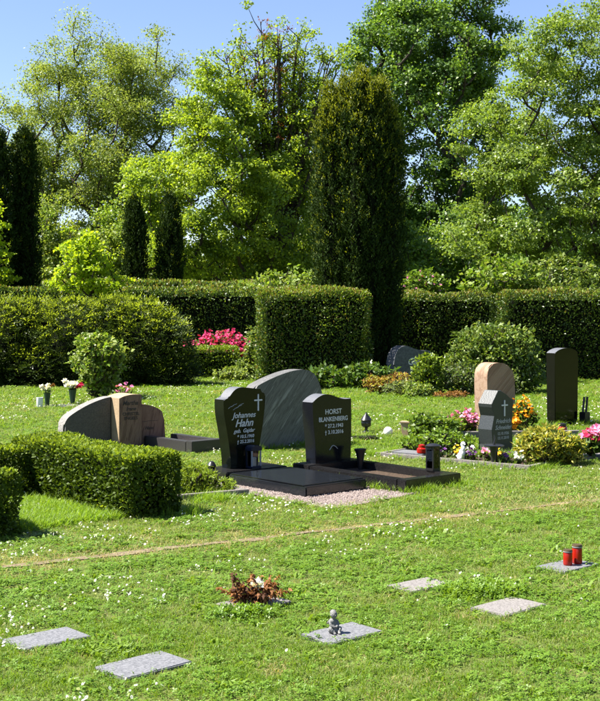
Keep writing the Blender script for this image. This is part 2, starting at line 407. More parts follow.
def blob_points(blobs, n, mind, seed, bias=.4):
    r = np.random.default_rng(seed); B = np.array(blobs, float); vol = B[:, 3]*B[:, 4]*B[:, 5]; out = np.zeros((0, 3))
    tries = 0
    while len(out) < n and tries < n*30:
        tries += 1
        b = B[r.choice(len(B), p=vol/vol.sum())]; d = r.normal(size=3); d /= np.linalg.norm(d)
        p = b[:3]+d*b[3:]*r.random()**bias
        if len(out) and np.min(np.sum((out-p)**2, axis=1)) < mind**2: continue
        out = np.vstack([out, p])
    return out
def lobe_points(blobs, nl, rl, per, mind, seed, bias):
    """clumps on the upper and outer side of a few dozen large lobes"""
    Lb = blob_points(blobs, nl, mind, seed, bias); r = np.random.default_rng(seed+5); c0 = Lb.mean(0)
    k = np.repeat(np.arange(len(Lb)), per); out = unit(Lb-c0)
    d = unit(r.normal(size=(len(k), 3))*.8+out[k]*.55+[0, 0, .15])
    P = Lb[k]+d*(rl*r.uniform(.7, 1.3, len(Lb))[k]*r.uniform(.6, 1.08, len(k)))[:, None]*[1, 1, 1.0]
    return P, d
def clump_leaves(cl, per, rc, flat, L, seed, up=.35, cen=None, pervar=.5):
    r = np.random.default_rng(seed); n = len(cl)
    cnt = np.maximum(4, (per*r.uniform(1-pervar, 1+pervar, n)).astype(int)); idx = np.repeat(np.arange(n), cnt); m = len(idx)
    d = r.normal(size=(m, 3)); d /= np.linalg.norm(d, axis=1, keepdims=True)
    sz = rc*r.uniform(.65, 1.3, n)[idx]
    o = d*(r.random(m)**.5)[:, None]*sz[:, None]*[1, 1, flat]
    # every clump is a few twigs: pull the leaves towards them
    tw = r.normal(size=(n, 5, 3)); tw /= np.linalg.norm(tw, axis=2, keepdims=True); tw[..., 2] = np.abs(tw[..., 2])*.5-.1
    t = tw[idx, r.integers(0, 5, m)]; q = r.random(m)**.7
    o = o*.55 + t*(q*sz*.95)[:, None]*[1, 1, flat*1.1]
    P = cl[idx]+o
    D = unit(t*.6 + r.normal(size=(m, 3))*.7 + [0, 0, -.15]); N = unit(r.normal(size=(m, 3))*.6+[0, 0, up*2]) if cen is None else unit(r.normal(size=(m, 3))*.5+cen[idx]*.75+[0, 0, up])
    return P, D, N, L*r.uniform(.6, 1.35, m)
def tree(name, label, base, blobs, ncl, per, rc, flat, L, mats, r0, fork, group=None, seed=1, mind=.5, wd=.7, mix=None, upward=.5, bias=.4, cat='tree', trunkmat='bark', lobe=None):
    t = thing(name, label, cat, base, 0, group)
    if lobe: cl, dr = lobe_points(blobs, lobe[0], lobe[1], lobe[2], lobe[3], seed, bias)
    else: cl, dr = blob_points(blobs, ncl, mind, seed, bias), None
    tubes_mesh('trunk', skeleton((0, 0, -.1), cl, r0, fork, seed, upward), t, trunkmat)
    P, D, N, ln = clump_leaves(cl, per, rc, flat, L, seed+1, cen=dr)
    mi = None
    if len(mats) > 1:
        # whole clumps of the second leaf colour plus single leaves
        pr = mix if mix is not None else .3
        key = np.sin(P@np.array([1.7, 1.3, 2.1])+seed)+np.sin(P@np.array([-.9, 2.2, 1.4])*1.3)
        mi = (rng.random(len(P)) < pr*(1+.6*key)).astype(int)
    leaves('crown', P, D, N, ln, ln*wd, mats, t, midx=mi)
    return t
def shrub(name, label, base, blobs, ncl, per, rc, L, mats, seed=1, mind=.08, flat=.8, wd=.55, mix=.3, r0=.04, cat='shrub', group=None, fork=.15, bias=.3, part='foliage'):
    t = thing(name, label, cat, base, 0, group)
    cl = blob_points(blobs, ncl, mind, seed, bias); cl[:, 2] = np.maximum(cl[:, 2], .03)
    tubes_mesh('stems', skeleton((0, 0, -.03), cl, r0, fork, seed, .4), t, 'bark', 4)
    P, D, N, ln = clump_leaves(cl, per, rc, flat, L, seed+1); P[:, 2] = np.maximum(P[:, 2], .01)
    D = unit(D+[0, 0, .35])
    mi = (rng.random(len(P)) < mix).astype(int) if len(mats) > 1 else None
    leaves(part, P, D, N, ln, ln*wd, mats, t, midx=mi)
    return t, cl
def blossoms(name, centres, mat, parent, r=.03, petals=7, seed=3, jit=.5):
    """small flower heads, each a rosette of petals"""
    g = np.random.default_rng(seed); n = len(centres)
    P = np.repeat(np.asarray(centres), petals, 0); a = np.tile(np.arange(petals)*2*math.pi/petals, n)+np.repeat(g.uniform(0, 6, n), petals)
    ax = unit(g.normal(size=(n, 3))*.5+[0, -.35, .8]); ax = np.repeat(ax, petals, 0)
    u = unit(np.cross(ax, [0.3, 1, .2])); v = np.cross(ax, u)
    D = u*np.cos(a)[:, None]+v*np.sin(a)[:, None]+ax*g.uniform(.1, .9, len(a))[:, None]
    o = leaves(name, P, D, ax, r*g.uniform(.8, 1.2, len(a)), r*.95, mat, parent); return o
def spire_yew(name, label, base, stems, dens, L, mats, pgold, group=None, seed=5, cat='tree', waist=0, shoot=.22, k=8):
    """fastigiate evergreen: stems = (x, y, height, radius, foot height), each clothed in small upright shoots"""
    t = thing(name, label, cat, base, 0, group); g = np.random.default_rng(seed)
    Pa, Na, Ta, Ra = [], [], [], []; segs = []
    for (x, y, H, r, z0) in stems:
        n = int(2*math.pi*r*(H-z0)*dens); z = g.random(n)**.95; a = g.uniform(0, 2*math.pi, n)
        prof = np.minimum(1, ((1-z)*H/(r*4.5))**.6)*(.85+.15*np.sin(z*3.0))*(.75+.25*np.minimum(1, z*5))
        bump = 1+.22*np.sin(z*H*2.6+a*2+y*5)+.16*np.sin(z*H*6+a*3+x*3)
        rr = np.maximum(0.0, r*prof*bump-g.exponential(.03, n))
        P = np.c_[x+np.cos(a)*rr, y+np.sin(a)*rr, z0+z*(H-z0)]; N = np.c_[np.cos(a), np.sin(a), np.full(n, .3)]
        ok = (unit(P[:, :2])*N[:, :2]).sum(1) > (-.15 if x*x+y*y > .02 else -2); ok |= z > .8
        Pa.append(P[ok]); Na.append(N[ok]); Ta.append((z+.5*np.clip((bump-1)*2, -.5, 1))[ok]); Ra.append(z[ok])
        w1 = 1-waist
        segs.append(([(x*.5*w1, y*.5*w1, -.05), (x*w1*.95, y*w1*.95, z0*.7+.05), (x*(1-waist*.45), y*(1-waist*.45), z0+.3*(H-z0)), (x, y, z0+.7*(H-z0)), (x, y, H*.95)], [r*.4, r*.5, r*.5, r*.45, .02]))
    P, N, T, Z = map(np.concatenate, (Pa, Na, Ta, Ra)); n = len(P)
    P[:, :2] *= (1-waist*np.clip(1-P[:, 2:]/3.2, 0, 1)**1.2)
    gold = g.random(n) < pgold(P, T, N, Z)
    D = unit(N*.38+[0, 0, 1]+g.normal(size=(n, 3))*.16); sl = shoot*g.uniform(.6, 1.35, n)
    PP_, DD, LL, MM = [], [], [], []
    for q in range(k):
        u = (q+.5)/k; w_ = g.normal(size=(n, 3)); w_ = unit(w_-D*(w_*D).sum(1)[:, None])
        PP_.append(P+D*(sl*u)[:, None]+w_*.01); DD.append(unit(D*(.55+.4*u)+w_*.6)); LL.append(L*g.uniform(.75, 1.25, n)*(1.15-.45*u)); MM.append((gold & (u > .35)).astype(int))
    P, D, ln, mi = map(np.concatenate, (PP_, DD, LL, MM))
    tubes_mesh('trunk', segs, t, 'shade_core', 7)  # near-black, thickened to pass for shade between the shoots
    leaves('crown', P, D, unit(g.normal(size=(len(P), 3))), ln, ln*.42, mats, t, midx=mi)
    return t

# ------------------------------------------------------------------ the setting: ground, path, gravel
def grid_sheet(name, x0, x1, y0, y1, nx, ny, zf, mat):
    X, Y = np.meshgrid(np.linspace(x0, x1, nx+1), np.linspace(y0, y1, ny+1)); Z = zf(X, Y)
    V = np.stack([X, Y, Z], -1).reshape(-1, 3); i = np.arange(ny)[:, None]*(nx+1)+np.arange(nx)[None]
    F = np.stack([i, i+1, i+nx+2, i+nx+1], -1).reshape(-1, 4)
    return link(name, quads_mesh(name, V, len(F), F), mat, smooth=True)
tag(grid_sheet('ground', -700, 700, -300, 1100, 40, 40, lambda X, Y: X*0, 'lawn_soil'), 'green lawn of grass and clover reaching to the hedges', kind='structure')

A = R(41)                                   # the graves face front right
NV = np.array([math.sin(A), -math.cos(A)]); SV = np.array([math.cos(A), math.sin(A)])
# worn strip along the lawn
def strip(name, p0, p1, wd, mat, z, n=160, seed=2, label=None):
    g = np.random.default_rng(seed); p0, p1 = np.array(p0), np.array(p1); d = unit(p1-p0); nn = np.array([-d[1], d[0]])
    t = np.linspace(0, 1, n); c = p0+(p1-p0)*t[:, None]
    k = np.convolve(g.normal(size=n+8), np.ones(5)/5, 'same')[4:-4]; k2 = np.convolve(g.normal(size=n+8), np.ones(4)/4, 'same')[4:-4]
    a = c+nn*(wd*(.5+.35*k))[:, None]; b = c-nn*(wd*(.5+.35*k2))[:, None]
    V = np.concatenate([np.c_[a, np.full(n, z)], np.c_[b, np.full(n, z)]]); i = np.arange(n-1)
    F = np.stack([n+i, n+i+1, i+1, i], -1)
    return tag(link(name, quads_mesh(name, V, len(F), F), mat), label, kind='structure')
PATH0, PATH1 = (-4.2, 6.02), (6.0, 12.2)
strip('path', PATH0, PATH1, .08, 'path_dirt', .006, label='narrow worn dirt strip across the lawn')

# ---- graves: origins at the back edge of each plot
G1 = (-.66, 11.57); G2 = (.2, 11.8)
# gravel round the two dark graves
def rect_poly(o, ang, x0, x1, y0, y1): return [off(o, ang, x, y)[:2] for x, y in ((x0, y0), (x1, y0), (x1, y1), (x0, y1))]
def gravel():
    b = MB(); t = b.bm
    V = [t.verts.new((*off(G1, A, x, y)[:2], .008)) for x, y in ((-.62, -2.12), (.8, -1.88), (.82, -.25), (-.6, -.55))]
    t.faces.new(V); bed = b.build('gravel_bed', 'gravel_bed'); tag(bed, kind='structure', label='pinkish gravel bed between the two dark graves')
    g = np.random.default_rng(4); n = 7500
    u, v = g.uniform(-.62, .82, n), g.uniform(-2.12, -.3, n); v = np.maximum(v, -2.12+.16*(u+.62)+g.normal(size=n)*.02)
    ok = ~((np.abs(u) < .37) & (v > -1.51)); u, v = u[ok], v[ok]; n = len(u)
    P = np.c_[[off(G1, A, a, c)[:2] for a, c in zip(u, v)], np.full(n, .012)]
    s_ = g.uniform(.005, .013, n); a = g.uniform(0, 6.28, n)
    octv = np.array([[1, 0, 0], [0, .8, 0], [-1, 0, 0], [0, -.8, 0], [.1, .1, .7]])
    c, sn = np.cos(a), np.sin(a); O = octv[None]*s_[:, None, None]
    X = O[..., 0]*c[:, None]-O[..., 1]*sn[:, None]; Y = O[..., 0]*sn[:, None]+O[..., 1]*c[:, None]
    VV = np.stack([X, Y, O[..., 2]], -1)+P[:, None]
    me = bpy.data.meshes.new('gravel')
    fs = []
    for i in range(4): fs.append(np.stack([np.arange(n)*5+i, np.arange(n)*5+(i+1) % 4, np.arange(n)*5+4], -1))
    F = np.concatenate(fs); me.from_pydata(VV.reshape(-1, 3), [], F.tolist())
    tag(link('gravel', me, 'pebble'), 'pinkish grey gravel lying around the dark grave slab', 'gravel', kind='stuff')
gravel()

stonemat('granite_honed', [(.35, (.06, .062, .068)), (.7, (.15, .155, .165))], 140, .45, .5, .05)
def honed_top(o, nz=.3):
    """sawn, unpolished top edge of a polished stone"""
    o.data.materials.append(MATS['granite_honed'])
    for p in o.data.polygons:
        if p.normal.z > nz: p.material_index = 1
# ------------------------------------------------------------------ headstones and grave plots
# 1 dark green-black tulip shaped stone on a polished slab
t = thing('grave_slab', 'polished black slab lying before the tulip-shaped dark headstone', 'grave slab', (*G1, 0), A)
MB().box(-.36, .36, -1.5, -.42, 0, .095, .01).build('cover_plate', 'granite_plate', t, True)
MB().box(-.37, .37, -.4, 0.02, 0, .105, .008).build('base_plate', 'granite_base', t, True)
MB().box(-.355, .355, -1.46, -.45, 0.096, .104, .003).build('raised_panel', 'granite_plate', t, True)
t = thing('headstone', 'dark tulip-shaped headstone with curved top, cross and silver italic lettering', 'headstone', off(G1, A, -.02, -.16, .105), A, 'headstones')
out = [(-.165, 0)]+curve([(-.165, 0), (-.175, .14), (-.205, .32), (-.243, .5), (-.252, .6), (-.252, .655)], 4)[1:]+curve([(-.225, .66), (-.19, .675), (-.14, .725), (-.09, .755), (-.02, .763), (.1, .748), (.2, .738)], 4)+[(.205, .70), (.25, .692)]+curve([(.252, .66), (.245, .56), (.222, .4), (.185, .22), (.168, .1), (.165, 0)], 4)
honed_top(MB().prism(out, -.07, .07, .007).build('stone', 'granite_green_black', t, True))
text('Johannes', .076, t, -.01, -.0715, .475, 'letter_silver', .35, bold=.0006)
text('Hahn', .1, t, -.01, -.0715, .392, 'letter_silver', .35, bold=.0015)
text('geb.', .052, t, -.09, -.0715, .335, 'letter_silver', .35, bold=.0006); text('Gajdar', .052, t, .045, -.0715, .335, 'letter_silver', .35, bold=.0006)
text('* 10.5.1960', .044, t, .01, -.0715, .282, 'letter_silver', .15, bold=.0006)
text('† 25.2.2016', .044, t, .01, -.0715, .234, 'letter_silver', .15, bold=.0006)
b = MB(); b.box(.155, .169, -.078, -.068, .53, .69, .002).box(.113, .211, -.0783, -.068, .625, .639, .002); b.build('cross', 'letter_silver', t)
b = MB()
for k in range(5):
    px, pz = -.17+.03*k+.01*(k % 2), .58+.018*math.sin(k*2.1)
    b.tube([(px-.03, -.0705, pz-.012), (px, -.0712, pz+.006), (px+.035, -.0705, pz+.014)], .0022, 5)
b.build('engraved_branch', 'letter_grey', t)
# its lantern
t = thing('grave_lantern', 'blue-black lantern with rounded hood at foot of the tulip-shaped headstone', 'lantern', off(G1, A, .03, -.30, .105), A, 'grave lanterns')
MB().box(-.062, .062, -.05, .05, 0, .02, .006).build('base', 'metal_blue_black', t, True)
MB().prism(curve([(-.062, .165), (-.062, .195), (-.035, .212), (.035, .212), (.062, .195), (.062, .165)], 4), -.052, .052, .006).build('hood', 'metal_blue_black', t, True)
for x in (-.057, .045):
    for y in (-.047, .035): MB().box(x, x+.012, y, y+.012, .02, .166).build('post', 'metal_grey' if y < 0 else 'metal_blue_black', t)
MB().box(-.045, .045, -.042, -.039, .021, .164).build('pane', 'glass_clear', t)
MB().box(-.050, -.047, -.033, .033, .021, .164).build('pane', 'glass_clear', t)
MB().lathe([(.026, .021), (.028, .09), (.02, .1)], 14).build('candle', 'candle_wax', t, True)
t = thing('grave_vase', 'small dark ball-shaped vase behind the tulip-shaped headstone', 'vase', off(G1, A, -.3, -.08, .105), A)
MB().lathe([(.03, 0), (.042, .015), (.045, .03), (.025, .06), (.012, .07)], 14).build('bowl', 'metal_black', t, True)

# 2 blue-black wave-topped stone in a kerb frame
KW = .36
t = thing('grave_kerb', 'dark granite kerb frame around the wave-topped headstone plot', 'grave kerb', (*G2, 0), A, 'grave kerbs')
MB().box(-KW, KW, -.24, 0, 0, .125, .006).build('kerb_stone', 'granite_base', t, True)
MB().box(-KW, -KW+.1, -1.4, -.243, 0, .118, .006).build('kerb_stone', 'granite_base', t, True)
MB().box(KW-.1, KW, -1.4, -.243, 0, .118, .006).build('kerb_stone', 'granite_base', t, True)
MB().box(-KW, KW, -1.51, -1.403, 0, .12, .006).build('kerb_stone', 'granite_base', t, True)
MB().box(-KW+.101, KW-.101, -1.401, -.244, 0, .05).build('soil', 'soil_dark', t)
t = thing('headstone', 'blue-black headstone with wavy top and plain silver capital lettering', 'headstone', off(G2, A, -.01, -.125, .125), A, 'headstones')
out = [(-.225, 0), (-.235, .2), (-.26, .4), (-.27, .56)]+curve([(-.27, .59), (-.2, .635), (-.12, .66), (-.04, .655), (.06, .625), (.15, .605), (.24, .607)], 5)+[(.245, .59), (.24, .3), (.235, 0)]
honed_top(MB().prism(out, -.075, .075, .006).build('stone', 'granite_blue_black', t, True))
text('HORST', .068, t, .0, -.0765, .468, 'letter_silver', 0, bold=.0008)
text('BLANKENBERG', .062, t, .0, -.0765, .398, 'letter_silver', 0, bold=.0008, sx=.9)
text('* 27.2.1943', .052, t, .01, -.0765, .335, 'letter_silver', 0, bold=.0006)
text('† 3.10.2016', .052, t, .01, -.0765, .275, 'letter_silver', 0, bold=.0006)
b = MB(); b.tube([(-.05, -.0755, .12), (-.02, -.0758, .155), (0, -.0758, .162), (.03, -.0758, .148), (.055, -.0755, .125)], .004, 5); b.build('engraved_hill', 'letter_grey', t)
t = thing('grave_vase', 'black funnel vase standing beside the wave-topped headstone', 'vase', off(G2, A, .2, -.36, .05), A, 'grave vases')
MB().lathe([(.022, 0), (.024, .02), (.03, .08), (.045, .16), (.062, .2), (.056, .2), (.02, .1)], 18).build('funnel', 'metal_black', t, True)
def lantern(label, loc, ang, h=.25, r=.05):
    t = thing('grave_lantern', label, 'lantern', loc, ang, 'grave lanterns')
    MB().box(-r, r, -r, r, 0, .025, .004).build('base', 'metal_black', t, True)
    for x in (-r+.003, r-.015):
        for y in (-r+.003, r-.015): MB().box(x, x+.012, y, y+.012, .025, h-.03).build('post', 'metal_black', t)
    MB().lathe([(r*1.35, h-.03), (r*1.4, h-.018), (r*.9, h-.004), (r*.3, h)], 24).build('roof', 'metal_black', t, True)
    MB().box(-r+.014, r-.014, -r+.004, -r+.007, .025, h-.03).build('pane', 'glass_clear', t)
    MB().box(-r+.004, -r+.007, -r+.014, r-.014, .025, h-.03).build('pane', 'glass_clear', t)
    MB().lathe([(r*.5, .026), (r*.5, .12), (r*.3, .13)], 14).build('candle', 'candle_wax', t, True)
    return t
lantern('square black lantern with glass panes on a kerb corner', off(G2, A, KW-.06, -1.22, .118), A)

# 3 big striped gneiss stone behind
t = thing('headstone', 'broad grey striped stone with sloping top behind the two dark headstones', 'headstone', (-.19, 14.0, 0), A, 'headstones')
out = [(-.5, 0), (-.53, .3), (-.55, .6)]+curve([(-.55, .66), (-.5, .72), (-.3, .8), (-.05, .87), (.15, .9), (.3, .89), (.42, .82), (.5, .68), (.54, .5), (.55, .3), (.53, .1), (.5, 0)], 4)
b = MB(); b.prism(out, -.09, .09, .02, 3); o = b.build('stone', 'gneiss', t, True)

# 4 left: three part sandstone and slate grave
t = thing('headstone', 'headstone of rough grey slab and brown striped sandstone behind the clipped hedge', 'headstone', (-2.2, 13.95, 0), R(36), 'headstones')
out = [(-.6, 0), (-.62, .2)]+curve([(-.61, .3), (-.56, .38), (-.45, .45), (-.3, .52), (-.13, .575), (-.012, .595)], 5)+[(-.012, 0)]
b = MB(); b.prism(out, -.05, .12, .02, 2); o = b.build('slab', ['slab_broken_edge', 'slab_rough'], t, True)
for p in o.data.polygons: p.material_index = 1 if abs(p.normal.y) > .85 else 0
out = [(-.01, 0), (-.01, .58)]+curve([(-.01, .585), (.06, .61), (.17, .625), (.28, .615)], 4)+[(.285, .6), (.285, 0)]
b = MB(); b.prism(out, -.23, .1, .008); o = b.build('column', ['sandstone_lit', 'sandstone_brown_shaded'], t, True)
for p in o.data.polygons: p.material_index = 1 if p.normal.y < -.8 else 0  # sunlit sides painted paler, shaded front painted darker
out = [(.287, 0), (.287, .49)]+curve([(.29, .5), (.4, .49), (.52, .45), (.6, .40)], 4)+[(.63, .3), (.65, 0)]
MB().prism(out, -.15, .09, .008).build('panel', 'sandstone_brown_shaded', t, True)
text('Martha', .07, t, .13, -.2315, .505, 'letter_dark', .35, bold=.001)
text('Irene', .06, t, .14, -.2315, .44, 'letter_dark', .35, bold=.001)
text('CHRISTEL', .05, t, .14, -.2315, .385, 'letter_dark', 0, bold=.001)
text('ENGELS', .05, t, .14, -.2315, .335, 'letter_dark', 0, bold=.001)
text('Hans', .055, t, .42, -.1515, .2, 'letter_dark', .35, bold=.001)
b = MB(); b.tube([(.3, -.151, .29), (.42, -.151, .3), (.54, -.151, .298)], .002, 4); b.build('engraved_line', 'letter_dark', t)

# 5 faceted dark stone with white cross
F5 = (2.2, 13.5); A5 = A
t = thing('headstone', 'dark headstone with faceted left side and a white cross', 'headstone', (*F5, 0), A5, 'headstones')
stonemat('granite_sawn', [(.35, (.014, .017, .017)), (.6, (.03, .036, .036)), (.78, (.09, .1, .1))], 150, .42, .45, .1)
out = [(-.19, 0), (-.165, .1), (-.185, .27), (-.14, .42), (-.18, .52), (-.185, .555), (-.075, .70), (-.03, .70), (.06, .655), (.13, .605), (.19, .585), (.18, .46), (.16, .3), (.175, .15), (.19, 0)]
MB().prism(out, -.1, .1, .004, 1).build('stone', 'granite_sawn', t)
b = MB(); b.box(.024, .042, -.108, -.095, .41, .59, .002).box(-.02, .086, -.1085, -.095, .525, .541, .002); b.build('cross', 'letter_silver', t)
text('Friedrich', .07, t, .01, -.1015, .335, 'letter_grey', .3, bold=.0008)
text('Schneider', .07, t, .01, -.1015, .265, 'letter_grey', .3, bold=.0008)
text('12.10.1926', .045, t, .01, -.1015, .205, 'letter_grey', 0, bold=.0005)
text('13.11.2010', .045, t, .01, -.1015, .155, 'letter_grey', 0, bold=.0005)
MB().box(-.3, .34, -.3, .16, 0, .03, .004).build('plinth', 'kerb_concrete', t)

# 6 pink sandstone
t = thing('headstone', 'tall pink striped sandstone headstone with rounded shoulder behind the faceted one', 'headstone', (2.6, 16.0, 0), A, 'headstones')
out = [(-.27, 0), (-.285, .4)]+curve([(-.29, .65), (-.28, .78), (-.22, .87), (-.1, .9), (.03, .895), (.1, .875)], 4)+[(.115, .855), (.17, .845), (.205, .815), (.215, .79), (.255, .765), (.28, .69), (.285, .5), (.28, .2), (.27, 0)]
MB().prism(out, -.11, .11, .012, 2).build('stone', 'sandstone_pink', t, True)

# 7 black mirror slab
G7 = (3.63, 16.6)
t = thing('headstone', 'tall mirror-black headstone with gently arched top', 'headstone', (*G7, 0), R(38), 'headstones')
out = [(-.24, 0), (-.25, 1.0)]+curve([(-.25, 1.01), (-.17, 1.05), (-.05, 1.075), (.08, 1.07), (.18, 1.045), (.24, 1.0)], 4)+[(.245, .9), (.235, 0)]
honed_top(MB().prism(out, -.075, .075, .008).build('stone', 'granite_black', t, True))
MB().box(-.34, .36, -.17, .12, 0, .05, .006).build('plinth', 'granite_base', t)
# its twin torches and lantern
t = thing('grave_lantern', 'low black lantern with two slanted rods beside the mirror-black headstone', 'lantern', off(G7, R(38), .33, -.12, .05), R(38), 'grave lanterns')
MB().box(-.06, .06, -.05, .05, 0, .13, .006).build('housing', 'metal_black', t, True)
MB().tube([(-.04, 0, .13), (-.01, .0, .34)], .016, 8).build('rod', 'metal_black', t, True)
MB().tube([(.03, 0, .13), (.06, .0, .34)], .016, 8).build('rod', 'metal_black', t, True)
# 8 boulder stone in the shade
t = thing('headstone', 'low grey boulder headstone in the shade beneath the dark yew', 'headstone', (2.3, 25.0, 0), R(30), 'headstones')
out = [(-.48, 0), (-.52, .25)]+curve([(-.52, .45), (-.47, .68), (-.36, .82), (-.2, .86), (0, .8), (.2, .76), (.38, .75), (.47, .68), (.51, .5), (.53, .25), (.5, 0)], 5)
b = MB(); b.prism(out, -.14, .14, .05, 3); b.build('stone', 'boulder_grey', t, True)
text('Gabel', .2, t, .06, -.142, .47, 'letter_silver', .3, bold=.002)
text('Hannes', .12, t, .06, -.142, .31, 'letter_grey', .3, bold=.002)

# ------------------------------------------------------------------ flat plaques in the lawn
PL = [(-1.225, 5.80, .355, .225, 0, 'plaque_granite', 'flat grey plaque at far left of the foreground lawn'),
      (-.70, 5.37, .37, .235, 3, 'plaque_granite', 'flat pale plaque nearest the camera, beside no ornament'),
      (.205, 5.895, .35, .225, 0, 'plaque_granite', 'flat grey plaque carrying the small seated statuette'),
      (.69, 6.93, .34, .21, -1, 'plaque_warm', 'flat plaque between the statuette and the grave candles, upper one'),
      (1.115, 6.42, .36, .235, 2, 'plaque_warm', 'flat plaque just below the weed tuft at right'),
      (1.66, 7.45, .36, .22, 1, 'plaque_granite', 'flat grey plaque carrying the two red candles'),
      (-.25, 6.50, .35, .22, -2, 'plaque_warm', 'flat plaque mostly hidden under the withered arrangement')]
RECTS = []
for (x, y, a_, b_, dz, m, lab) in PL:
    t = thing('grave_plaque', lab, 'plaque', (x, y, 0), A+R(dz), 'flat plaques in the lawn')
    g = random.Random(x); b = MB(); b.box(-a_/2, a_/2, -b_/2, b_/2, -.03, .015+.004*g.random(), .004)
    for v in b.bm.verts: v.co.x += g.uniform(-.003, .003); v.co.y += g.uniform(-.003, .003)
    b.build('stone', m, t)
    RECTS.append((x, y, a_/2+.004, b_/2+.004, A+R(dz)))

# statuette: small seated child
def union_mesh(name, balls, voxel, mat, parent, smooth_it=4):
    b = MB()
    for (c, r) in balls: b.ball(c, r, 3)
    me = bpy.data.meshes.new(name); b.bm.to_mesh(me); b.bm.free()
    o = bpy.data.objects.new(name, me); C.objects.link(o)
    m = o.modifiers.new('r', 'REMESH'); m.mode = 'VOXEL'; m.voxel_size = voxel
    m = o.modifiers.new('s', 'SMOOTH'); m.factor = .5; m.iterations = smooth_it
    dg = bpy.context.evaluated_depsgraph_get(); me2 = bpy.data.meshes.new_from_object(o.evaluated_get(dg))
    bpy.data.objects.remove(o); bpy.data.meshes.remove(me)
    return link(name, me2, mat, parent, smooth=True)
t = thing('statuette', 'tiny grey stone statuette of a seated child on a plaque', 'statuette', (.165, 5.88, .017), R(25))
B = [((0, 0, .014), (.03, .026, .016)), ((0, 0, .022), (.026, .021, .018)), ((0, .003, .036), (.02, .016, .022)), ((0, .004, .055), (.021, .015, .016)), ((0, .002, .072), (.008, .008, .01)),
     ((0, -.002, .091), (.0175, .0185, .0195)), ((0, -.02, .089), (.003, .004, .003)), ((-.017, 0, .089), (.003, .004, .005)), ((.017, 0, .089), (.003, .004, .005)), ((0, .005, .1), (.0165, .0165, .014))]
for s_ in (-1, 1):
    for k in range(6):
        q = k/5; B.append(((s_*(.015+.012*math.sin(q*3.14)), -.008-.022*q, .012+.014*math.sin(q*3.14)), .0095-.002*q))
    B.append(((s_*.012, -.038, .007), (.007, .011, .006)))
    for k in range(6):
        q = k/5; B.append(((s_*(.019+.004*math.sin(q*3.14)-.013*q*q), .002-.022*q, .057-.03*q+.006*q*q), .0075-.0012*q))
    for k in range(4): B.append(((s_*(.008+.004*k), .017+.002*k, .058-.004*k), (.006, .004, .014-.002*k)))
union_mesh('figure', B, .0022, 'statue_grey', t)

# red grave candles
def candle(label, loc, h, r):
    t = thing('grave_candle', label, 'candle', loc, 0, 'red grave candles')
    MB().lathe([(r*.86, 0), (r*.97, .006), (r, h*.1), (r, h*.78), (r*.95, h*.82)], 24).build('body', 'candle_red', t, True)
    lid = MB().lathe([(r*1.02, h*.83), (r*1.04, h*.85), (r*1.04, h*.95), (r*.96, h), (r*.3, h*.985)], 24).build('lid', 'candle_gold', t, True)
    MB().lathe([(r*1.05, h*.86), (r*1.065, h*.87), (r*1.065, h*.885), (r*1.05, h*.895)], 24).build('rim', 'metal_grey', lid, True)
    return t
candle('shorter red grave candle on the plaque, left of the pair', (1.66, 7.44, .017), .098, .028)
candle('taller red grave candle on the plaque, right of the pair', (1.73, 7.49, .017), .12, .031)

# withered arrangement
t = thing('dried_arrangement', 'withered rust-brown flower and fern arrangement lying in the lawn', 'dried flowers', (-.26, 6.45, .02), 0)
g = np.random.default_rng(12)
for k in range(26):
    a = g.uniform(0, 6.28); L0 = g.uniform(.11, .18); el = g.uniform(.25, 1.3)
    m = 26; q = np.linspace(0, 1, m); bend = .5*q**2
    d = np.array([math.cos(a)*1.15, math.sin(a)*.8, 0]); side = np.array([-d[1], d[0], 0])
    P = d*(q*L0*math.cos(el))[:, None] + np.array([0, 0, 1.])*((q*math.sin(el)-bend*.55*math.sin(el))*L0*1.3)[:, None] + g.uniform(-.05, .05, 3)*[1.6, .5, .1]; P[:, 2] += .015
    sg = np.where(np.arange(m) % 2, 1, -1)[:, None]
    D = unit(d*.7+side*sg*.8+g.normal(size=(m, 3))*.45+[0, 0, .1]); N = unit(g.normal(size=(m, 3))*.4+[0, 0, 1])
    P = np.maximum(P, [-9, -9, .006])
    leaves('frond', P, D, N, (.05*(1.05-.6*q))*g.uniform(.6, 1.3, m), .018, ['fern_dead' if k % 3 else 'fern_dark'], t, droop=.4)
for (x, y, z) in ((.035, .0, .10), (-.05, -.03, .085), (.075, .02, .08), (.0, .03, .11), (-.1, .0, .06)):
    big = x == .035
    n = 30; d = rdir(n); d[:, 2] = np.abs(d[:, 2])
    leaves('blossom', np.tile([x, y, z], (n, 1))-d*.002, d, rdir(n), .045 if big else .03, .03 if big else .02, ['petal_white' if big else 'fern_dead'], t, droop=.5)
MB().tube([(.08, .02, .05), (.1, .02, .1), (.095, .02, .155)], [.006, .012, .002], 7).build('stick', 'bronze', t, True)

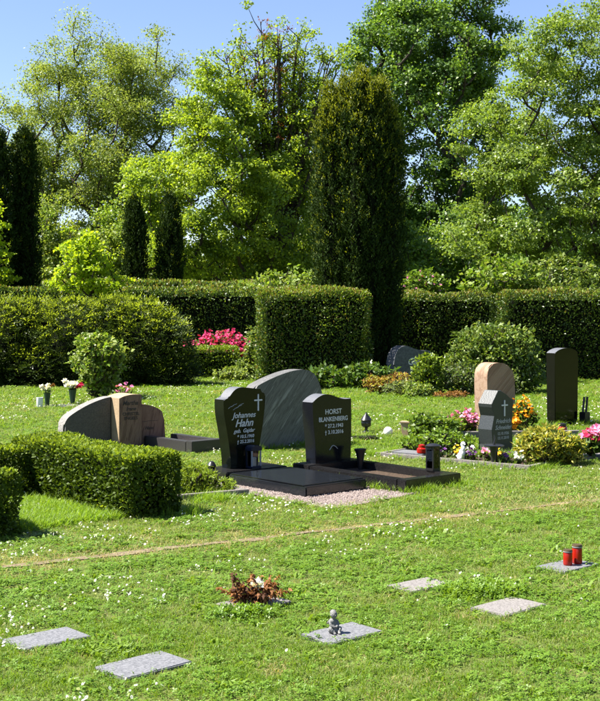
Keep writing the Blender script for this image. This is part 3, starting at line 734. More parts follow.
# ------------------------------------------------------------------ small things among the middle graves
def flowers_thing(name, label, base, spec, cat, group=None):
    return thing(name, label, cat, base, 0, group)
def bouquet(label, base, cols, H=.2, r=.045, vmat='plastic_green', spread=.09, n=6, seed=1, head=.045, group='flower vases', leafy=True):
    g = np.random.default_rng(seed); t = thing('flower_vase', label, 'flower vase', base, 0, group)
    MB().lathe([(r*.35, 0), (r*.5, .02), (r*.75, H*.6), (r, H), (r*.9, H), (r*.4, H*.5)], 14).build('vase', vmat, t, True)
    for k in range(n):
        a = g.uniform(0, 6.28); q = spread*math.sqrt(g.random()); top = np.array([math.cos(a)*q, math.sin(a)*q, H+g.uniform(.04, .13)])
        so = MB().tube([(0, 0, H*.6), tuple(top*[.5, .5, .9]), tuple(top)], .004, 4).build('stem', 'plastic_green', t)
        m = 16; d = rdir(m); d[:, 2] = np.abs(d[:, 2])*.8
        leaves('blossom', np.tile(top, (m, 1)), d, rdir(m), head, head*.8, [cols[k % len(cols)]], so, droop=.3)
    if leafy:
        m = 14; d = unit(rdir(m)*[1, 1, .4]+[0, 0, .3]); leaves('leaf', np.tile([0, 0, H], (m, 1)), d, rdir(m), .09, .03, ['shrub_mid'], t)
    return t
bouquet('dark green cone vase with white blooms, left one on the back lawn', (-4.16, 19.75, 0), ['petal_white', 'heather_brown', 'petal_white'], .24, .06, n=6, seed=2, head=.055, spread=.12)
bouquet('dark green cone vase packed with white, blue and red blooms', (-3.83, 20.2, 0), ['petal_white', 'petal_blue', 'petal_white', 'petal_red', 'petal_white', 'petal_white'], .26, .07, n=13, seed=5, head=.075, spread=.15)
t = thing('grave_plaque', 'flat pale plaque under the flower vases on the back lawn', 'plaque', (-4.0, 19.9, 0), R(10), 'flat plaques in the lawn')
MB().box(-.4, .4, -.25, .25, -.02, .02, .005).build('stone', 'plaque_granite', t)
t = thing('grave_cup', 'small white cup beside the left flower vase', 'cup', (-4.23, 19.5, 0.02), 0)
MB().lathe([(.04, 0), (.05, .02), (.055, .16), (.05, .16), (.045, .03)], 14).build('cup', 'plastic_white', t, True)

# kerb and bed left behind the tulip stone
t = thing('grave_kerb', 'black granite kerb corner seen left of the tulip-shaped headstone', 'grave kerb', (-1.52, 13.75, 0), A, 'grave kerbs')
MB().box(-.05, .42, -.55, -.43, 0, .14, .006).build('kerb_stone', 'granite_kerb_dark', t, True)
MB().box(-.05, .05, -.428, .4, 0, .13, .006).build('kerb_stone', 'granite_kerb_dark', t, True)
MB().box(.32, .42, -.428, .4, 0, .13, .006).build('kerb_stone', 'granite_kerb_dark', t, True)
MB().box(.051, .319, -.429, .4, 0, .07).build('soil', 'gravel_bed', t)
# low bed left of slab with spreading conifer
t = thing('grave_kerb', 'thin brown kerb edging in front of the spreading bright conifer', 'grave kerb', (-.76, 10.15, 0), R(30), 'grave kerbs')
MB().box(-.36, .36, -.03, .03, 0, .06, .006).build('kerb_stone', 'kerb_concrete', t, True)
MB().box(.3, .36, .031, .5, 0, .055, .006).build('kerb_stone', 'kerb_concrete', t, True)
shrub('spreading_conifer', 'low spreading bright conifer left of the black slab', (-.93, 10.45, 0), [(-.05, 0, .1, .27, .24, .14), (.14, -.02, .06, .2, .2, .09), (-.1, .1, .16, .18, .18, .12)], 170, 50, .07, .036, ['conifer_bright', 'box_old'], 21, .03, wd=.2, mix=.2, r0=.015, fork=.04)

# planted bed at right with pansies
BO = (.83, 13.05); BA = R(-38)
t = thing('grave_kerb', 'thin weathered kerb edging around the pansy bed', 'grave kerb', (*BO, 0), BA, 'grave kerbs')
MB().box(0, 1.85, -.03, .03, 0, .055, .006).build('kerb_stone', 'kerb_concrete', t, True)
MB().box(1.79, 1.85, .031, .75, 0, .05, .006).build('kerb_stone', 'kerb_concrete', t, True)
MB().box(0, .06, .031, .75, 0, .05, .006).build('kerb_stone', 'kerb_concrete', t, True)
MB().box(.061, 1.789, .031, .75, 0, .02).build('soil', 'soil_dark', t)
g = np.random.default_rng(31)
PAN = ['petal_violet', 'petal_yellow', 'petal_white', 'petal_violet', 'petal_pink', 'petal_yellow', 'petal_violet', 'petal_white']
pan_at = ['beside the bush', 'second from the bush', 'behind the white bird', 'left of the white bird', 'right of the white bird', 'before the black dish', 'at the far corner', 'near the kerb']
for k, cxx in enumerate((.72, .84, .97, 1.08, 1.22, 1.35, 1.47, 1.6)):
    p = off(BO, BA, cxx, .14+.09*(k % 3), .02)
    col = {'petal_violet': 'dark violet', 'petal_yellow': 'yellow', 'petal_white': 'white', 'petal_pink': 'pink'}[PAN[k]]
    t, cl = shrub('pansy', f'small {col} pansy {pan_at[k]} in the kerbed bed', p, [(0, 0, .05, .07, .07, .05)], 12, 12, .03, .035, ['shrub_mid'], 40+k, .015, r0=.006, fork=.02, cat='flower', group='pansies in the kerbed bed')
    c = cl[:7].copy(); c[:, 2] += .05; c[:, 1] -= .02; blossoms('blossoms', c, [PAN[k]], t, .026, 6, k)
# white bird figure
t = thing('bird_figurine', 'small white bird figurine in the pansy bed', 'figurine', off(BO, BA, 1.0, .1, .02), R(-60))
B = [((.0, 0, .05), (.05, .038, .05)), ((.02, 0, .09), (.036, .032, .05)), ((-.055, 0, .05), (.03, .014, .012))]
for k in range(7):
    q = k/6; B.append(((.03+.012*math.sin(q*4.2), 0, .12+.06*q), .022-.004*q))
B += [((.035, 0, .19), (.026, .022, .022)), ((.064, 0, .184), (.014, .007, .006))]
union_mesh('figure', B, .004, 'plastic_white', t)
# red glass grave light on a flat stone
t = thing('grave_plaque', 'flat grey plaque at left end of the pansy bed', 'plaque', off(BO, BA, .28, .3, .02), BA, 'flat plaques in the lawn')
MB().box(-.2, .2, -.13, .13, 0, .03, .004).build('stone', 'plaque_granite', t)
t = thing('grave_candle', 'squat red glass grave light on the plaque by the pansy bed', 'candle', off(BO, BA, .43, .24, .05), 0, 'red grave candles')
MB().lathe([(.04, 0), (.055, .01), (.055, .05), (.035, .065)], 16).build('body', 'candle_red', t, True)
MB().lathe([(.036, .066), (.036, .09), (.01, .1)], 16).build('lid', 'candle_red', t, True)
# black dish on stand
t = thing('grave_bowl', 'black flat dish on a tapered stand before the faceted headstone', 'bowl', off(BO, BA, 1.42, .04, .02), 0)
MB().lathe([(.06, 0), (.055, .01), (.03, .03), (.04, .15), (.05, .19)], 18).build('stand', 'metal_black', t, True)
MB().lathe([(.05, .19), (.1, .195), (.105, .205), (.09, .21)], 22).build('dish', 'metal_black', t, True)
MB().tube([(0, 0, .21), (.01, 0, .26), (0, 0, .31)], [.014, .012, .004], 8).build('spike', 'metal_black', t, True)

# back lawn oddments
t = thing('garden_lantern', 'small dark pointed lantern standing alone on the lawn', 'lantern', (.86, 15.6, 0), .4, 'grave lanterns')
MB().lathe([(.04, 0), (.05, .015), (.02, .04), (.02, .07), (.06, .09), (.065, .16), (.075, .17), (.05, .21), (.015, .25), (.008, .27)], 14).build('housing', 'metal_black', t, True)
MB().lathe([(.062, .1), (.066, .11), (.066, .15), (.062, .155)], 14).build('pane', 'glass_clear', t, True)
t = thing('grave_plaque', 'dark flat plaque below the lone pointed lantern', 'plaque', (.77, 14.85, 0), .1, 'flat plaques in the lawn')
MB().box(-.19, .19, -.12, .12, -.02, .035, .004).build('stone', 'granite_base', t)
t = thing('stone_ball', 'small white ball ornament on the lawn', 'ornament', (1.12, 15.25, .0), 0)
MB().ball((0, 0, .055), .06, 3).lathe([(.035, 0), (.04, .01), (.03, .02)], 14).build('ball', 'plastic_white', t, True)
t = thing('grave_post', 'short tapering tan stone post beside the leafy bush', 'stone post', (1.33, 15.1, 0), .5)
MB().lathe([(.05, 0), (.055, .03), (.07, .16), (.085, .185), (.085, .2), (.03, .2)], 4).build('post', 'terracotta', t)
t, cl = shrub('leafy_bush', 'loose leafy green bush by the tan stone post', (1.72, 14.9, 0), [(-.1, 0, .15, .28, .22, .14), (.12, .05, .12, .2, .2, .11), (-.15, .1, .2, .18, .18, .11)], 110, 24, .08, .05, ['shrub_mid', 'weed_green'], 50, .05, wd=.6, mix=.4, r0=.015, fork=.05)
t, cl = shrub('azalea', 'low bush covered in pink-magenta flowers left of the faceted headstone', (2.08, 15.3, 0), [(0, 0, .14, .22, .16, .13)], 60, 22, .07, .04, ['shrub_mid', 'shrub_gold'], 51, .05, r0=.015, fork=.05)
c = cl[cl[:, 2] > .11]; c = np.concatenate([c, c+rng.normal(size=c.shape)*.035]); c[:, 2] += .06; c[:, 1] -= .04; blossoms('blossoms', c, ['petal_pink'], t, .03, 7, 8)
t, cl = shrub('leafy_bush', 'ragged green weeds behind the square lantern on the kerb', (1.62, 13.4, .02), [(0, 0, .11, .36, .18, .11), (-.3, .05, .08, .2, .2, .08)], 90, 22, .07, .048, ['weed_green', 'shrub_mid'], 52, .05, wd=.5, r0=.012, fork=.04)
t, cl = shrub('golden_shrub', 'yellow-green variegated shrub right of the faceted headstone', (2.54, 12.4, 0), [(0, 0, .19, .28, .25, .18), (-.1, 0, .22, .17, .2, .12), (.18, 0, .14, .2, .2, .14)], 210, 44, .08, .055, ['shrub_gold', 'shrub_mid'], 53, .045, wd=.34, mix=.28, r0=.015, fork=.05)
# orange marigolds in a pot
t, cl = shrub('marigold', 'orange flowers between the pink sandstone and the mirror-black headstone', (2.93, 15.7, .0), [(0, 0, .2, .15, .14, .18)], 40, 18, .06, .05, ['shrub_mid'], 54, .05, r0=.012, fork=.04, cat='flower')
c = cl[cl[:, 2] > .16]; c = np.concatenate([c, c+rng.normal(size=c.shape)*.04]); c[:, 2] += .05; c[:, 1] -= .05; blossoms('blossoms', c, ['petal_orange'], t, .03, 8, 9)
t, cl = shrub('marigold', 'small low orange flowers beside the faceted headstone', (2.68, 15.3, .0), [(0, 0, .1, .12, .1, .08)], 22, 14, .05, .04, ['shrub_mid'], 55, .04, r0=.01, fork=.03, cat='flower')
c = cl.copy(); c[:, 2] += .06; c[:, 1] -= .04; blossoms('blossoms', c, ['petal_orange'], t, .045, 8, 10)
# right edge pink geranium and plaque
t, cl = shrub('geranium', 'pink and red geranium at the right edge of the plots', (3.12, 12.75, .05), [(0, 0, .13, .17, .13, .1)], 55, 18, .07, .06, ['shrub_mid'], 56, .05, r0=.012, fork=.04, wd=.8, cat='flower')
c = cl[cl[:, 2] > .12]; c[:, 2] += .06; c[:, 1] -= .05
blossoms('blossoms', c[::2], ['petal_red'], t, .04, 9, 11); blossoms('blossoms', np.concatenate([c[1::2], c[1::2]+[.03, 0, .03]]), ['petal_pink'], t, .04, 9, 12)
t = thing('grave_plaque', 'flat grey plaque beneath the geranium at right', 'plaque', (3.2, 12.95, 0), R(20), 'flat plaques in the lawn')
MB().box(-.36, .36, -.2, .2, -.02, .05, .005).build('stone', 'plaque_warm', t)
t = thing('grave_candle', 'dark red lantern candle at foot of the mirror-black headstone', 'candle', (3.32, 15.2, 0), 0, 'red grave candles')
MB().lathe([(.06, 0), (.065, .02), (.065, .11), (.05, .13)], 16).build('body', 'candle_red', t, True)
MB().lathe([(.055, .131), (.055, .16), (.02, .17)], 16).build('lid', 'metal_black', t, True)
MBt = thing('grave_kerb', 'low kerb in front of pink sandstone and mirror-black headstones', 'grave kerb', (2.95, 15.0, 0), R(6), 'grave kerbs')
MB().box(-1.1, 1.3, -.04, .04, 0, .09, .006).build('kerb_stone', 'kerb_concrete', MBt, True)

# ------------------------------------------------------------------ hedges
def pn(a, b, hi, dmax=.05):
    """share of new growth: tips on top and on the outer face"""
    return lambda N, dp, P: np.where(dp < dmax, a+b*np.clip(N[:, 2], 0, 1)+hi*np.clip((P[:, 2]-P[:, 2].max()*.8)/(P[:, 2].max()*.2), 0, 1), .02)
# U-shaped box hedge, arms along the grave axis
H0 = np.array([-1.10, 9.26])         # near end of right arm
def arm(t, p, q, wd, h, dens, seed):
    p, q = np.array(p), np.array(q); d = q-p; L = np.linalg.norm(d); c = (p+q)/2
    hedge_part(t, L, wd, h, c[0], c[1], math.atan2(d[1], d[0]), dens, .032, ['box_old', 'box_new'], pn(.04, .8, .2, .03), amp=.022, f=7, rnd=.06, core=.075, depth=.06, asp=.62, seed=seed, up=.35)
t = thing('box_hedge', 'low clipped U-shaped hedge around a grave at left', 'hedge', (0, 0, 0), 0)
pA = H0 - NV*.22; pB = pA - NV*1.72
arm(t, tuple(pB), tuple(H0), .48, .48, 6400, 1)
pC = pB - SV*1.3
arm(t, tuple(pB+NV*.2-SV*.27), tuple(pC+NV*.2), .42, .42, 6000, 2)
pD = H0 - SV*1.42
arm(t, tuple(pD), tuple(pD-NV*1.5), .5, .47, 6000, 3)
t = thing('grave_plaque', 'small tilted grey stone inside the U-shaped hedge', 'plaque', (-2.0, 10.3, 0), A, 'flat plaques in the lawn')
MB().box(-.12, .12, -.1, .1, -.02, .06, .006).build('stone', 'plaque_granite', t)

# big feathery hedge at left
t = thing('feathery_hedge', 'large untrimmed feathery evergreen hedge on the left', 'hedge', (0, 0, 0), 0)
def lump_hedge(t, lumps, dens, L, mats, seed, pnew):
    g = np.random.default_rng(seed); Pa, Na = [], []; core = MB()
    for (x, y, z, rx, ry, rz) in lumps:
        n = int(4*math.pi*((rx*ry)**1.6/3+(rx*rz)**1.6/3+(ry*rz)**1.6/3)**.625*dens); d = unit(g.normal(size=(n, 3)))
        d = d[(d[:, 2] > -.75)]; n = len(d); r = 1-np.minimum(g.exponential(.07, n), .35)+.07*wob(d*[rx, ry, rz]+[x, y, z], 4, seed)
        P = np.array([x, y, z])+d*[rx, ry, rz]*r[:, None]; ok = P[:, 2] > .02
        for (a, b, c, ra, rb, rc) in lumps:
            if (a, b, c) != (x, y, z): ok &= (((P-[a, b, c])/[ra, rb, rc])**2).sum(1) > .62
        Pa.append(P[ok]); Na.append(unit(d/[rx, ry, rz])[ok]); core.ball((x, y, z*.93), (rx*.72, ry*.72, rz*.72), 3)
    P, N = np.concatenate(Pa), np.concatenate(Na); n = len(P)
    core.build('branches', 'shade_core', t, True)  # dark lumps added behind the sprays to stop light
    D = unit(N*[.9, .9, .5]+g.normal(size=(n, 3))*[.5, .5, .3]+[0, 0, .2]); Sx = unit(np.cross(D, g.normal(size=(n, 3))*.5+[0, 0, 1])); ln = L*g.uniform(.6, 1.4, n)
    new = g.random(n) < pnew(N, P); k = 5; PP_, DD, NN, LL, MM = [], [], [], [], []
    for q in range(k):
        u = (q+.3)/k; sg = 1 if q % 2 else -1
        PP_.append(P+D*(ln*2.3*u)[:, None]-[0, 0, .25]*(ln*u*u)[:, None]); DD.append(unit(D*.8+sg*Sx*.7)); NN.append(np.cross(D, Sx)+g.normal(size=(n, 3))*.15); LL.append(ln*(1.1-.5*u)); MM.append((new & (u > .3)).astype(int))
    P, D, N, ln, mi = map(np.concatenate, (PP_, DD, NN, LL, MM))
    leaves('foliage', P, D, N, ln, ln*.3, mats, t, midx=mi)
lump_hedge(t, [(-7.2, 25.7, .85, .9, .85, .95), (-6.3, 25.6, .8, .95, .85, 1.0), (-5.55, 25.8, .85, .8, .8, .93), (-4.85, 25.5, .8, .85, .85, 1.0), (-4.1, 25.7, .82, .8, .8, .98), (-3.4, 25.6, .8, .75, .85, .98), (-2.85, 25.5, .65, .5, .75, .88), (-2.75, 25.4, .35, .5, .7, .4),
    (-6.8, 25.2, .4, .8, .6, .5), (-5.4, 25.2, .4, .9, .6, .5), (-4.0, 25.2, .4, .9, .6, .5), (-5.95, 25.7, 1.35, .5, .5, .42), (-3.9, 25.7, 1.4, .5, .5, .38)], 300, .085, ['feather_old', 'feather_new'], 11, lambda N, P: np.clip(.03+1.0*np.clip(N[:, 2]-.1, 0, 1)+.3*np.clip(P[:, 2]-.9, 0, 1), 0, .92))  # sunlit top and dark sides put into the leaf colour, besides new growth
# small round-headed bush before it
t, cl = shrub('round_bush', 'small rounded light-green bush in front of the feathery hedge', (-3.62, 21.6, 0), [(0, 0, .72, .45, .45, .42), (.05, 0, .35, .3, .3, .3), (-.1, 0, .95, .3, .3, .2)], 190, 24, .13, .085, ['weed_green', 'shrub_pale'], 60, .09, wd=.6, mix=.65, r0=.05, fork=.25)
t, cl = shrub('pink_flower', 'few small pink flowers right of the rounded light-green bush', (-3.08, 21.0, 0), [(0, 0, .12, .16, .1, .1)], 16, 9, .05, .05, ['shrub_mid'], 61, .05, r0=.01, fork=.03, cat='flower')
c = cl.copy(); c[:, 2] += .1; blossoms('blossoms', c, ['petal_pink'], t, .04, 7, 13)
# long back hedges
t = thing('long_hedge', 'long clipped hedge behind the rhododendron and low hedge', 'hedge', (0, 0, 0), 0)
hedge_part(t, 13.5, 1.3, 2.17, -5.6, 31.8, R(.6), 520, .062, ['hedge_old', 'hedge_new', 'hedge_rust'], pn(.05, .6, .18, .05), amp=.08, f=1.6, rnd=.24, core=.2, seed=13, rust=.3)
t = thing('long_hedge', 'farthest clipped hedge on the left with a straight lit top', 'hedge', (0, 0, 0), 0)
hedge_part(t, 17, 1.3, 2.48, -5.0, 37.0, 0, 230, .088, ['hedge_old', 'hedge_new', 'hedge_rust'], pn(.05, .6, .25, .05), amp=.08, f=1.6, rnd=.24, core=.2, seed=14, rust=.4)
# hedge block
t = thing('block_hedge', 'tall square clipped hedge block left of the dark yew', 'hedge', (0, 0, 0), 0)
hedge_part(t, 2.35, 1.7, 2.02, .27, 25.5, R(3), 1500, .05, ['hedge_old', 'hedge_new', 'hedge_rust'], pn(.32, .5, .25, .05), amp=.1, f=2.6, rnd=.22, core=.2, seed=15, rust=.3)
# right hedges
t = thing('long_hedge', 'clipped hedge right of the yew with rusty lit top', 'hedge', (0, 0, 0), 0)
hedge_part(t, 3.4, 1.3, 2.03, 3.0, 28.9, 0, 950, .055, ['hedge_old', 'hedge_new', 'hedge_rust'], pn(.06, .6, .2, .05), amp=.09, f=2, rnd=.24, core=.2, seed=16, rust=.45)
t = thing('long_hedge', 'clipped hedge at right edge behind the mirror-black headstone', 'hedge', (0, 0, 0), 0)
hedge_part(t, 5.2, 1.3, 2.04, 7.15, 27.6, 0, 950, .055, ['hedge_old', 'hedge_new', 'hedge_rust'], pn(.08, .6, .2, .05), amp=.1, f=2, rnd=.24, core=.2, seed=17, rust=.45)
# small low hedge and rhododendron
t = thing('low_hedge', 'small low clipped hedge in front of the magenta rhododendron', 'hedge', (0, 0, 0), 0)
hedge_part(t, 1.3, .8, .72, -2.1, 28.3, R(2), 1500, .05, ['hedge_old', 'hedge_new'], pn(.45, .7, .3, .05), amp=.03, f=4, rnd=.1, core=.11, seed=18)
t, cl = shrub('rhododendron', 'magenta flowering rhododendron behind the small low hedge', (-1.75, 29.2, 0), [(-.2, 0, .5, .85, .5, .42), (.35, -.3, .45, .45, .4, .4), (0, 0, .78, .5, .4, .24)], 200, 22, .14, .1, ['shrub_mid', 'chestnut_dark'], 62, .1, wd=.4, r0=.05, fork=.2)
c = cl[(cl[:, 2] > .25) & (cl[:, 1] < .25)]; c = np.concatenate([c]+[c+rng.normal(size=c.shape)*.1 for _ in range(4)]); c[:, 1] -= .1; c[:, 2] += .06
blossoms('blossoms', c, ['petal_magenta'], t, .055, 7, 14)
shrub('leafy_shrub', 'light leafy shrub between rhododendron and hedge block', (-.95, 27.9, 0), [(0, 0, .65, .3, .35, .6), (-.1, 0, .25, .45, .35, .25)], 130, 22, .14, .1, ['shrub_pale', 'shrub_mid'], 63, .1, wd=.5, mix=.6, r0=.04, fork=.2)
shrub('ground_plant', 'pale low plant at foot of the leafy shrub by the hedge block', (-1.5, 27.0, 0), [(0, 0, .14, .4, .25, .14)], 60, 18, .1, .08, ['shrub_pale'], 64, .07, r0=.015, fork=.05, cat='plant')
# under the yew
shrub('dark_undergrowth', 'dark leafy undergrowth beneath hedge block and yew', (1.05, 24.2, 0), [(-.5, 0, .2, .5, .3, .22), (.3, 0, .25, .5, .3, .25)], 120, 20, .14, .11, ['shrub_mid', 'chestnut_dark'], 65, .09, wd=.5, mix=.5, r0=.03, fork=.08, cat='plant')
shrub('grey_plant', 'silver-leaved low plant in front of the boulder headstone', (1.98, 22.2, 0), [(0, 0, .13, .42, .2, .13), (.3, 0, .1, .3, .2, .1)], 80, 22, .09, .07, ['shrub_grey', 'shrub_pale'], 66, .07, wd=.35, r0=.012, fork=.04, cat='plant')
shrub('heather', 'rust-brown heather at left foot of the boulder headstone', (1.55, 22.7, 0), [(0, 0, .2, .35, .2, .18), (.35, .1, .25, .25, .2, .15)], 80, 24, .09, .06, ['heather_brown', 'shrub_gold', ], 67, .07, wd=.4, mix=.5, r0=.012, fork=.04, cat='plant')
shrub('upright_shrub', 'bright upright shrub right of the boulder headstone', (2.38, 22.3, 0), [(0, 0, .38, .26, .22, .36), (0, 0, .62, .2, .18, .16)], 120, 24, .1, .075, ['conifer_bright', 'hedge_old'], 68, .07, wd=.4, mix=.4, r0=.03, fork=.1)
shrub('pale_plant', 'pale green low plant below the upright shrub', (2.15, 21.9, 0), [(0, 0, .12, .25, .2, .12)], 50, 20, .09, .07, ['shrub_pale', 'weed_green'], 69, .06, wd=.45, r0=.012, fork=.04, cat='plant')
shrub('heather', 'small rust-brown heather on the lawn left of the pink sandstone', (2.72, 21.6, 0), [(0, 0, .06, .3, .2, .06)], 40, 18, .07, .05, ['heather_brown'], 70, .06, wd=.4, r0=.01, fork=.03, cat='plant')
# broad rounded bush at right
shrub('broad_bush', 'broad rounded glossy bush in front of the right hedge', (3.72, 23.2, 0), [(0, 0, .7, .85, .6, .6), (-.45, 0, .4, .5, .5, .4), (.35, 0, .95, .45, .4, .35), (.45, -.1, .45, .5, .5, .45)], 420, 26, .17, .095, ['shrub_mid', 'shrub_pale'], 71, .12, wd=.45, mix=.3, r0=.06, fork=.2)
shrub('grey_bush', 'low dark bluish bush left of the pink sandstone headstone', (3.0, 22.4, 0), [(0, 0, .3, .4, .35, .3), (.7, 0, .2, .4, .35, .22)], 130, 22, .13, .08, ['shrub_grey', 'shrub_mid'], 72, .1, wd=.4, mix=.6, r0=.03, fork=.1)

# ------------------------------------------------------------------ columnar evergreens
g = np.random.default_rng(77)
st = [(0, 0, 6.8, .32, .2), (.12, -.2, 6.65, .24, .2)]
for k in range(52):
    a = k*2.399+g.uniform(-.2, .2); q = .86*math.sqrt((k+.8)/52.5)
    st.append((math.cos(a)*q, math.sin(a)*q*.9, 6.75-.7*q**2.4-g.uniform(0, .6), g.uniform(.17, .26), .15 if q < .8 else g.uniform(.3, 1.6)))
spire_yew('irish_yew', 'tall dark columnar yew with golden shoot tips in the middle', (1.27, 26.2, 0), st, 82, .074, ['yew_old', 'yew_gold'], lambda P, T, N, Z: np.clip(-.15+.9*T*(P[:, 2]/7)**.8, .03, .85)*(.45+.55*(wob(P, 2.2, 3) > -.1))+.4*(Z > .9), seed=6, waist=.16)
def column(label, base, H, wd, seed, k=7):
    g = np.random.default_rng(seed); st = []
    for j in range(k):
        a = j*2.399; q = wd*.3*math.sqrt(j/k); st.append((math.cos(a)*q*1.2, math.sin(a)*q, H-g.uniform(0, .7)*(j > 1), wd*.26*g.uniform(.85, 1.2), .1))
    spire_yew('columnar_yew', label, base, st, 62, .1, ['yew_old', 'yew_gold'], lambda P, T, N, Z: np.clip(.08*T, 0, 1), 'columnar yews behind the hedges', seed)
column('slim dark columnar yew behind the hedge, left of the two', (-5.27, 38.4, 0), 5.15, .78, 81)
column('slim dark columnar yew behind the hedge, right of the two', (-4.15, 38.4, 0), 5.25, .78, 82)
column('broad dark columnar yew at the left edge, nearest the frame', (-8.55, 33.4, 0), 6.8, 1.2, 83, 8)
column('dark columnar yew beside the bright lime tree at left edge', (-7.75, 33.8, 0), 6.6, .75, 84, 6)

# ------------------------------------------------------------------ trees
tree('airy_tree', 'tall airy olive-green tree against the sky at left', (-9.9, 58, 0), [(0, 0, 10.0, 4.0, 3.2, 4.2), (-2.5, 0, 9.6, 2.5, 2.3, 2.8), (.6, 0, 13.0, 3.0, 2.3, 2.7), (2.8, 0, 11.2, 1.9, 1.8, 2.4), (-1.3, -.4, 5.4, 2.6, 2, 1.9), (1.8, 0, 6.2, 2.2, 2, 2.2)], 470, 175, .85, .9, .118, ['olive_leaf', 'maple_mid'], .38, 3.5, 'trees behind the hedges', 101, .58, .5, .18, 1.2, .36, lobe=(180, .75, 4, .5))
tree('maple', 'bright yellow-green maple left of the centre', (-3.2, 43, 0), [(0, 0, 4.9, 2.7, 2.4, 3.4), (-1.3, 0, 6.0, 1.6, 1.4, 1.9), (.1, 0, 8.0, 1.5, 1.3, 1.7), (1.9, 0, 4.4, 1.9, 1.6, 2.4)], 430, 145, .5, .9, .098, ['maple_bright', 'maple_mid'], .2, 1.8, 'trees behind the hedges', 102, .4, .8, .35, .9, .3, lobe=(80, .66, 8, .6))
tree('mid_tree', 'mid-green leafy tree just left of the dark yew', (.1, 47, 0), [(0, 0, 4.8, 2.0, 1.8, 3.0), (.8, 0, 7.4, 1.6, 1.4, 2.4), (-.6, 0, 3.4, 2.2, 1.6, 1.8)], 260, 120, .5, .9, .105, ['maple_mid', 'maple_bright'], .18, 1.8, 'trees behind the hedges', 103, .4, .75, .3, .9, .32, lobe=(64, .62, 8, .5))
def withered_tree():
    g = np.random.default_rng(17)
    t = thing('withered_tree', 'half-dead tree with upright bare dark branches and rusty leaves', 'tree', (-.75, 44.5, 0), 0, 'trees behind the hedges')
    segs = [([(0, 0, -.1), (.05, 0, 1.2), (0, 0, 2.6), (0, 0, 3.2)], [.34, .3, .28, .26])]; cl, dead = [], []
    for k in range(32):
        fx = -2.3+4.5*(k/31)+g.normal()*.25; H = 12.6-.55*abs(fx+.2)**1.35-g.uniform(0, 2.0); fy = g.normal()*.8
        m = 9; q = np.linspace(0, 1, m); pts = np.c_[fx*q**1.25, fy*q, 2.8+(H-2.8)*q]+g.normal(size=(m, 3))*.07*np.sin(q*3.1)[:, None]
        segs.append((pts, .1*(1-q)**.8+.014))
        for j in range(3, m):
            for s_ in range(4):
                p = pts[j-1]+(pts[j]-pts[j-1])*g.random(); d = np.array([g.normal()*.5, g.normal()*.4, g.uniform(.35, .9)])*g.uniform(.5, 1.0)
                e = p+d; segs.append(([p, p+d*.5+g.normal(size=3)*.04, e], [.022, .016, .007]))
                (dead if (-2.0 < fx < .4 and g.random() < .3) else cl).append(e)
    cl, dead = np.array(cl), np.array(dead)
    keep = g.random(len(cl)) < .95; cl = cl[keep]
    tubes_mesh('trunk', segs, t, 'bark', 5)
    P, D, N, ln = clump_leaves(cl, 52, .4, .9, .1, 18); leaves('crown', P, D, N, ln, ln*.7, ['maple_mid', 'maple_bright'], t, midx=(g.random(len(P)) < .45).astype(int))
    P, D, N, ln = clump_leaves(dead, 22, .22, .9, .085, 19); leaves('withered_leaves', P, D, N, ln, ln*.5, ['dead_red'], t)
withered_tree()
tree('chestnut', 'huge dense dark-green tree behind the yew', (5.4, 51, 0), [(0, 0, 8.5, 3.2, 3, 5.5), (.3, 0, 13, 2.9, 2.4, 3.0), (-1.7, -.5, 10.8, 2.0, 2, 3.4), (0, 0, 4.2, 3.4, 2.6, 2.4), (-1.8, -.6, 5.5, 2.0, 2, 3), (2.4, -.5, 7, 1.8, 1.8, 5.0)], 640, 125, .62, 1.0, .124, ['chestnut_dark', 'chestnut_light'], .4, 2.5, 'trees behind the hedges', 104, .5, .75, .4, .9, .24, lobe=(125, .95, 10, .72))
tree('spreading_tree', 'light-green tree with drooping leafy sprays at right', (8.1, 35, 0), [(.2, 0, 6.2, 2.5, 2.2, 3.9), (-1.5, 0, 6.6, 1.5, 1.5, 1.8), (-1.9, -.2, 4.0, 1.6, 1.4, 1.5), (-1.0, 0, 8.4, 1.4, 1.4, 1.3), (1.1, 0, 10.2, 1.6, 1.6, 1.3), (1.5, 0, 5, 2, 2, 3.4)], 400, 155, .55, .6, .088, ['spray_green', 'maple_mid'], .17, 2.0, 'trees behind the hedges', 105, .45, .7, .35, .7, .3, lobe=(100, .8, 8, .6))
tree('filler_tree', 'pale green bushy tree behind the two slim yews', (-7.2, 52, 0), [(0, 0, 3.2, 2.3, 1.8, 3.0), (-1.6, 0, 2.6, 2.0, 1.6, 2.4), (1.7, 0, 2.4, 1.8, 1.6, 2.2)], 200, 80, .55, .9, .13, ['maple_mid', 'olive_leaf'], .16, 1.2, 'trees behind the hedges', 108, .4, .7, .4, .8, .3, lobe=(64, .65, 8, .5))
tree('filler_tree', 'grey-green bushy tree at far left behind the broad yew', (-12.2, 54, 0), [(0, 0, 3.6, 2.4, 1.8, 3.2), (1.8, 0, 2.6, 1.8, 1.6, 2.4)], 200, 80, .55, .9, .13, ['olive_leaf', 'maple_mid'], .16, 1.2, 'trees behind the hedges', 109, .4, .7, .4, .8, .3, lobe=(50, .7, 8, .5))
tree('filler_tree', 'dark green bushy tree low behind the right hedge', (8.6, 46, 0), [(0, 0, 3.2, 3.0, 1.8, 3.0), (-3.2, 0, 2.6, 2.2, 1.6, 2.4)], 200, 80, .6, .9, .13, ['chestnut_dark', 'chestnut_light'], .16, 1.2, 'trees behind the hedges', 110, .4, .7, .3, .8, .3, lobe=(64, .75, 8, .55))
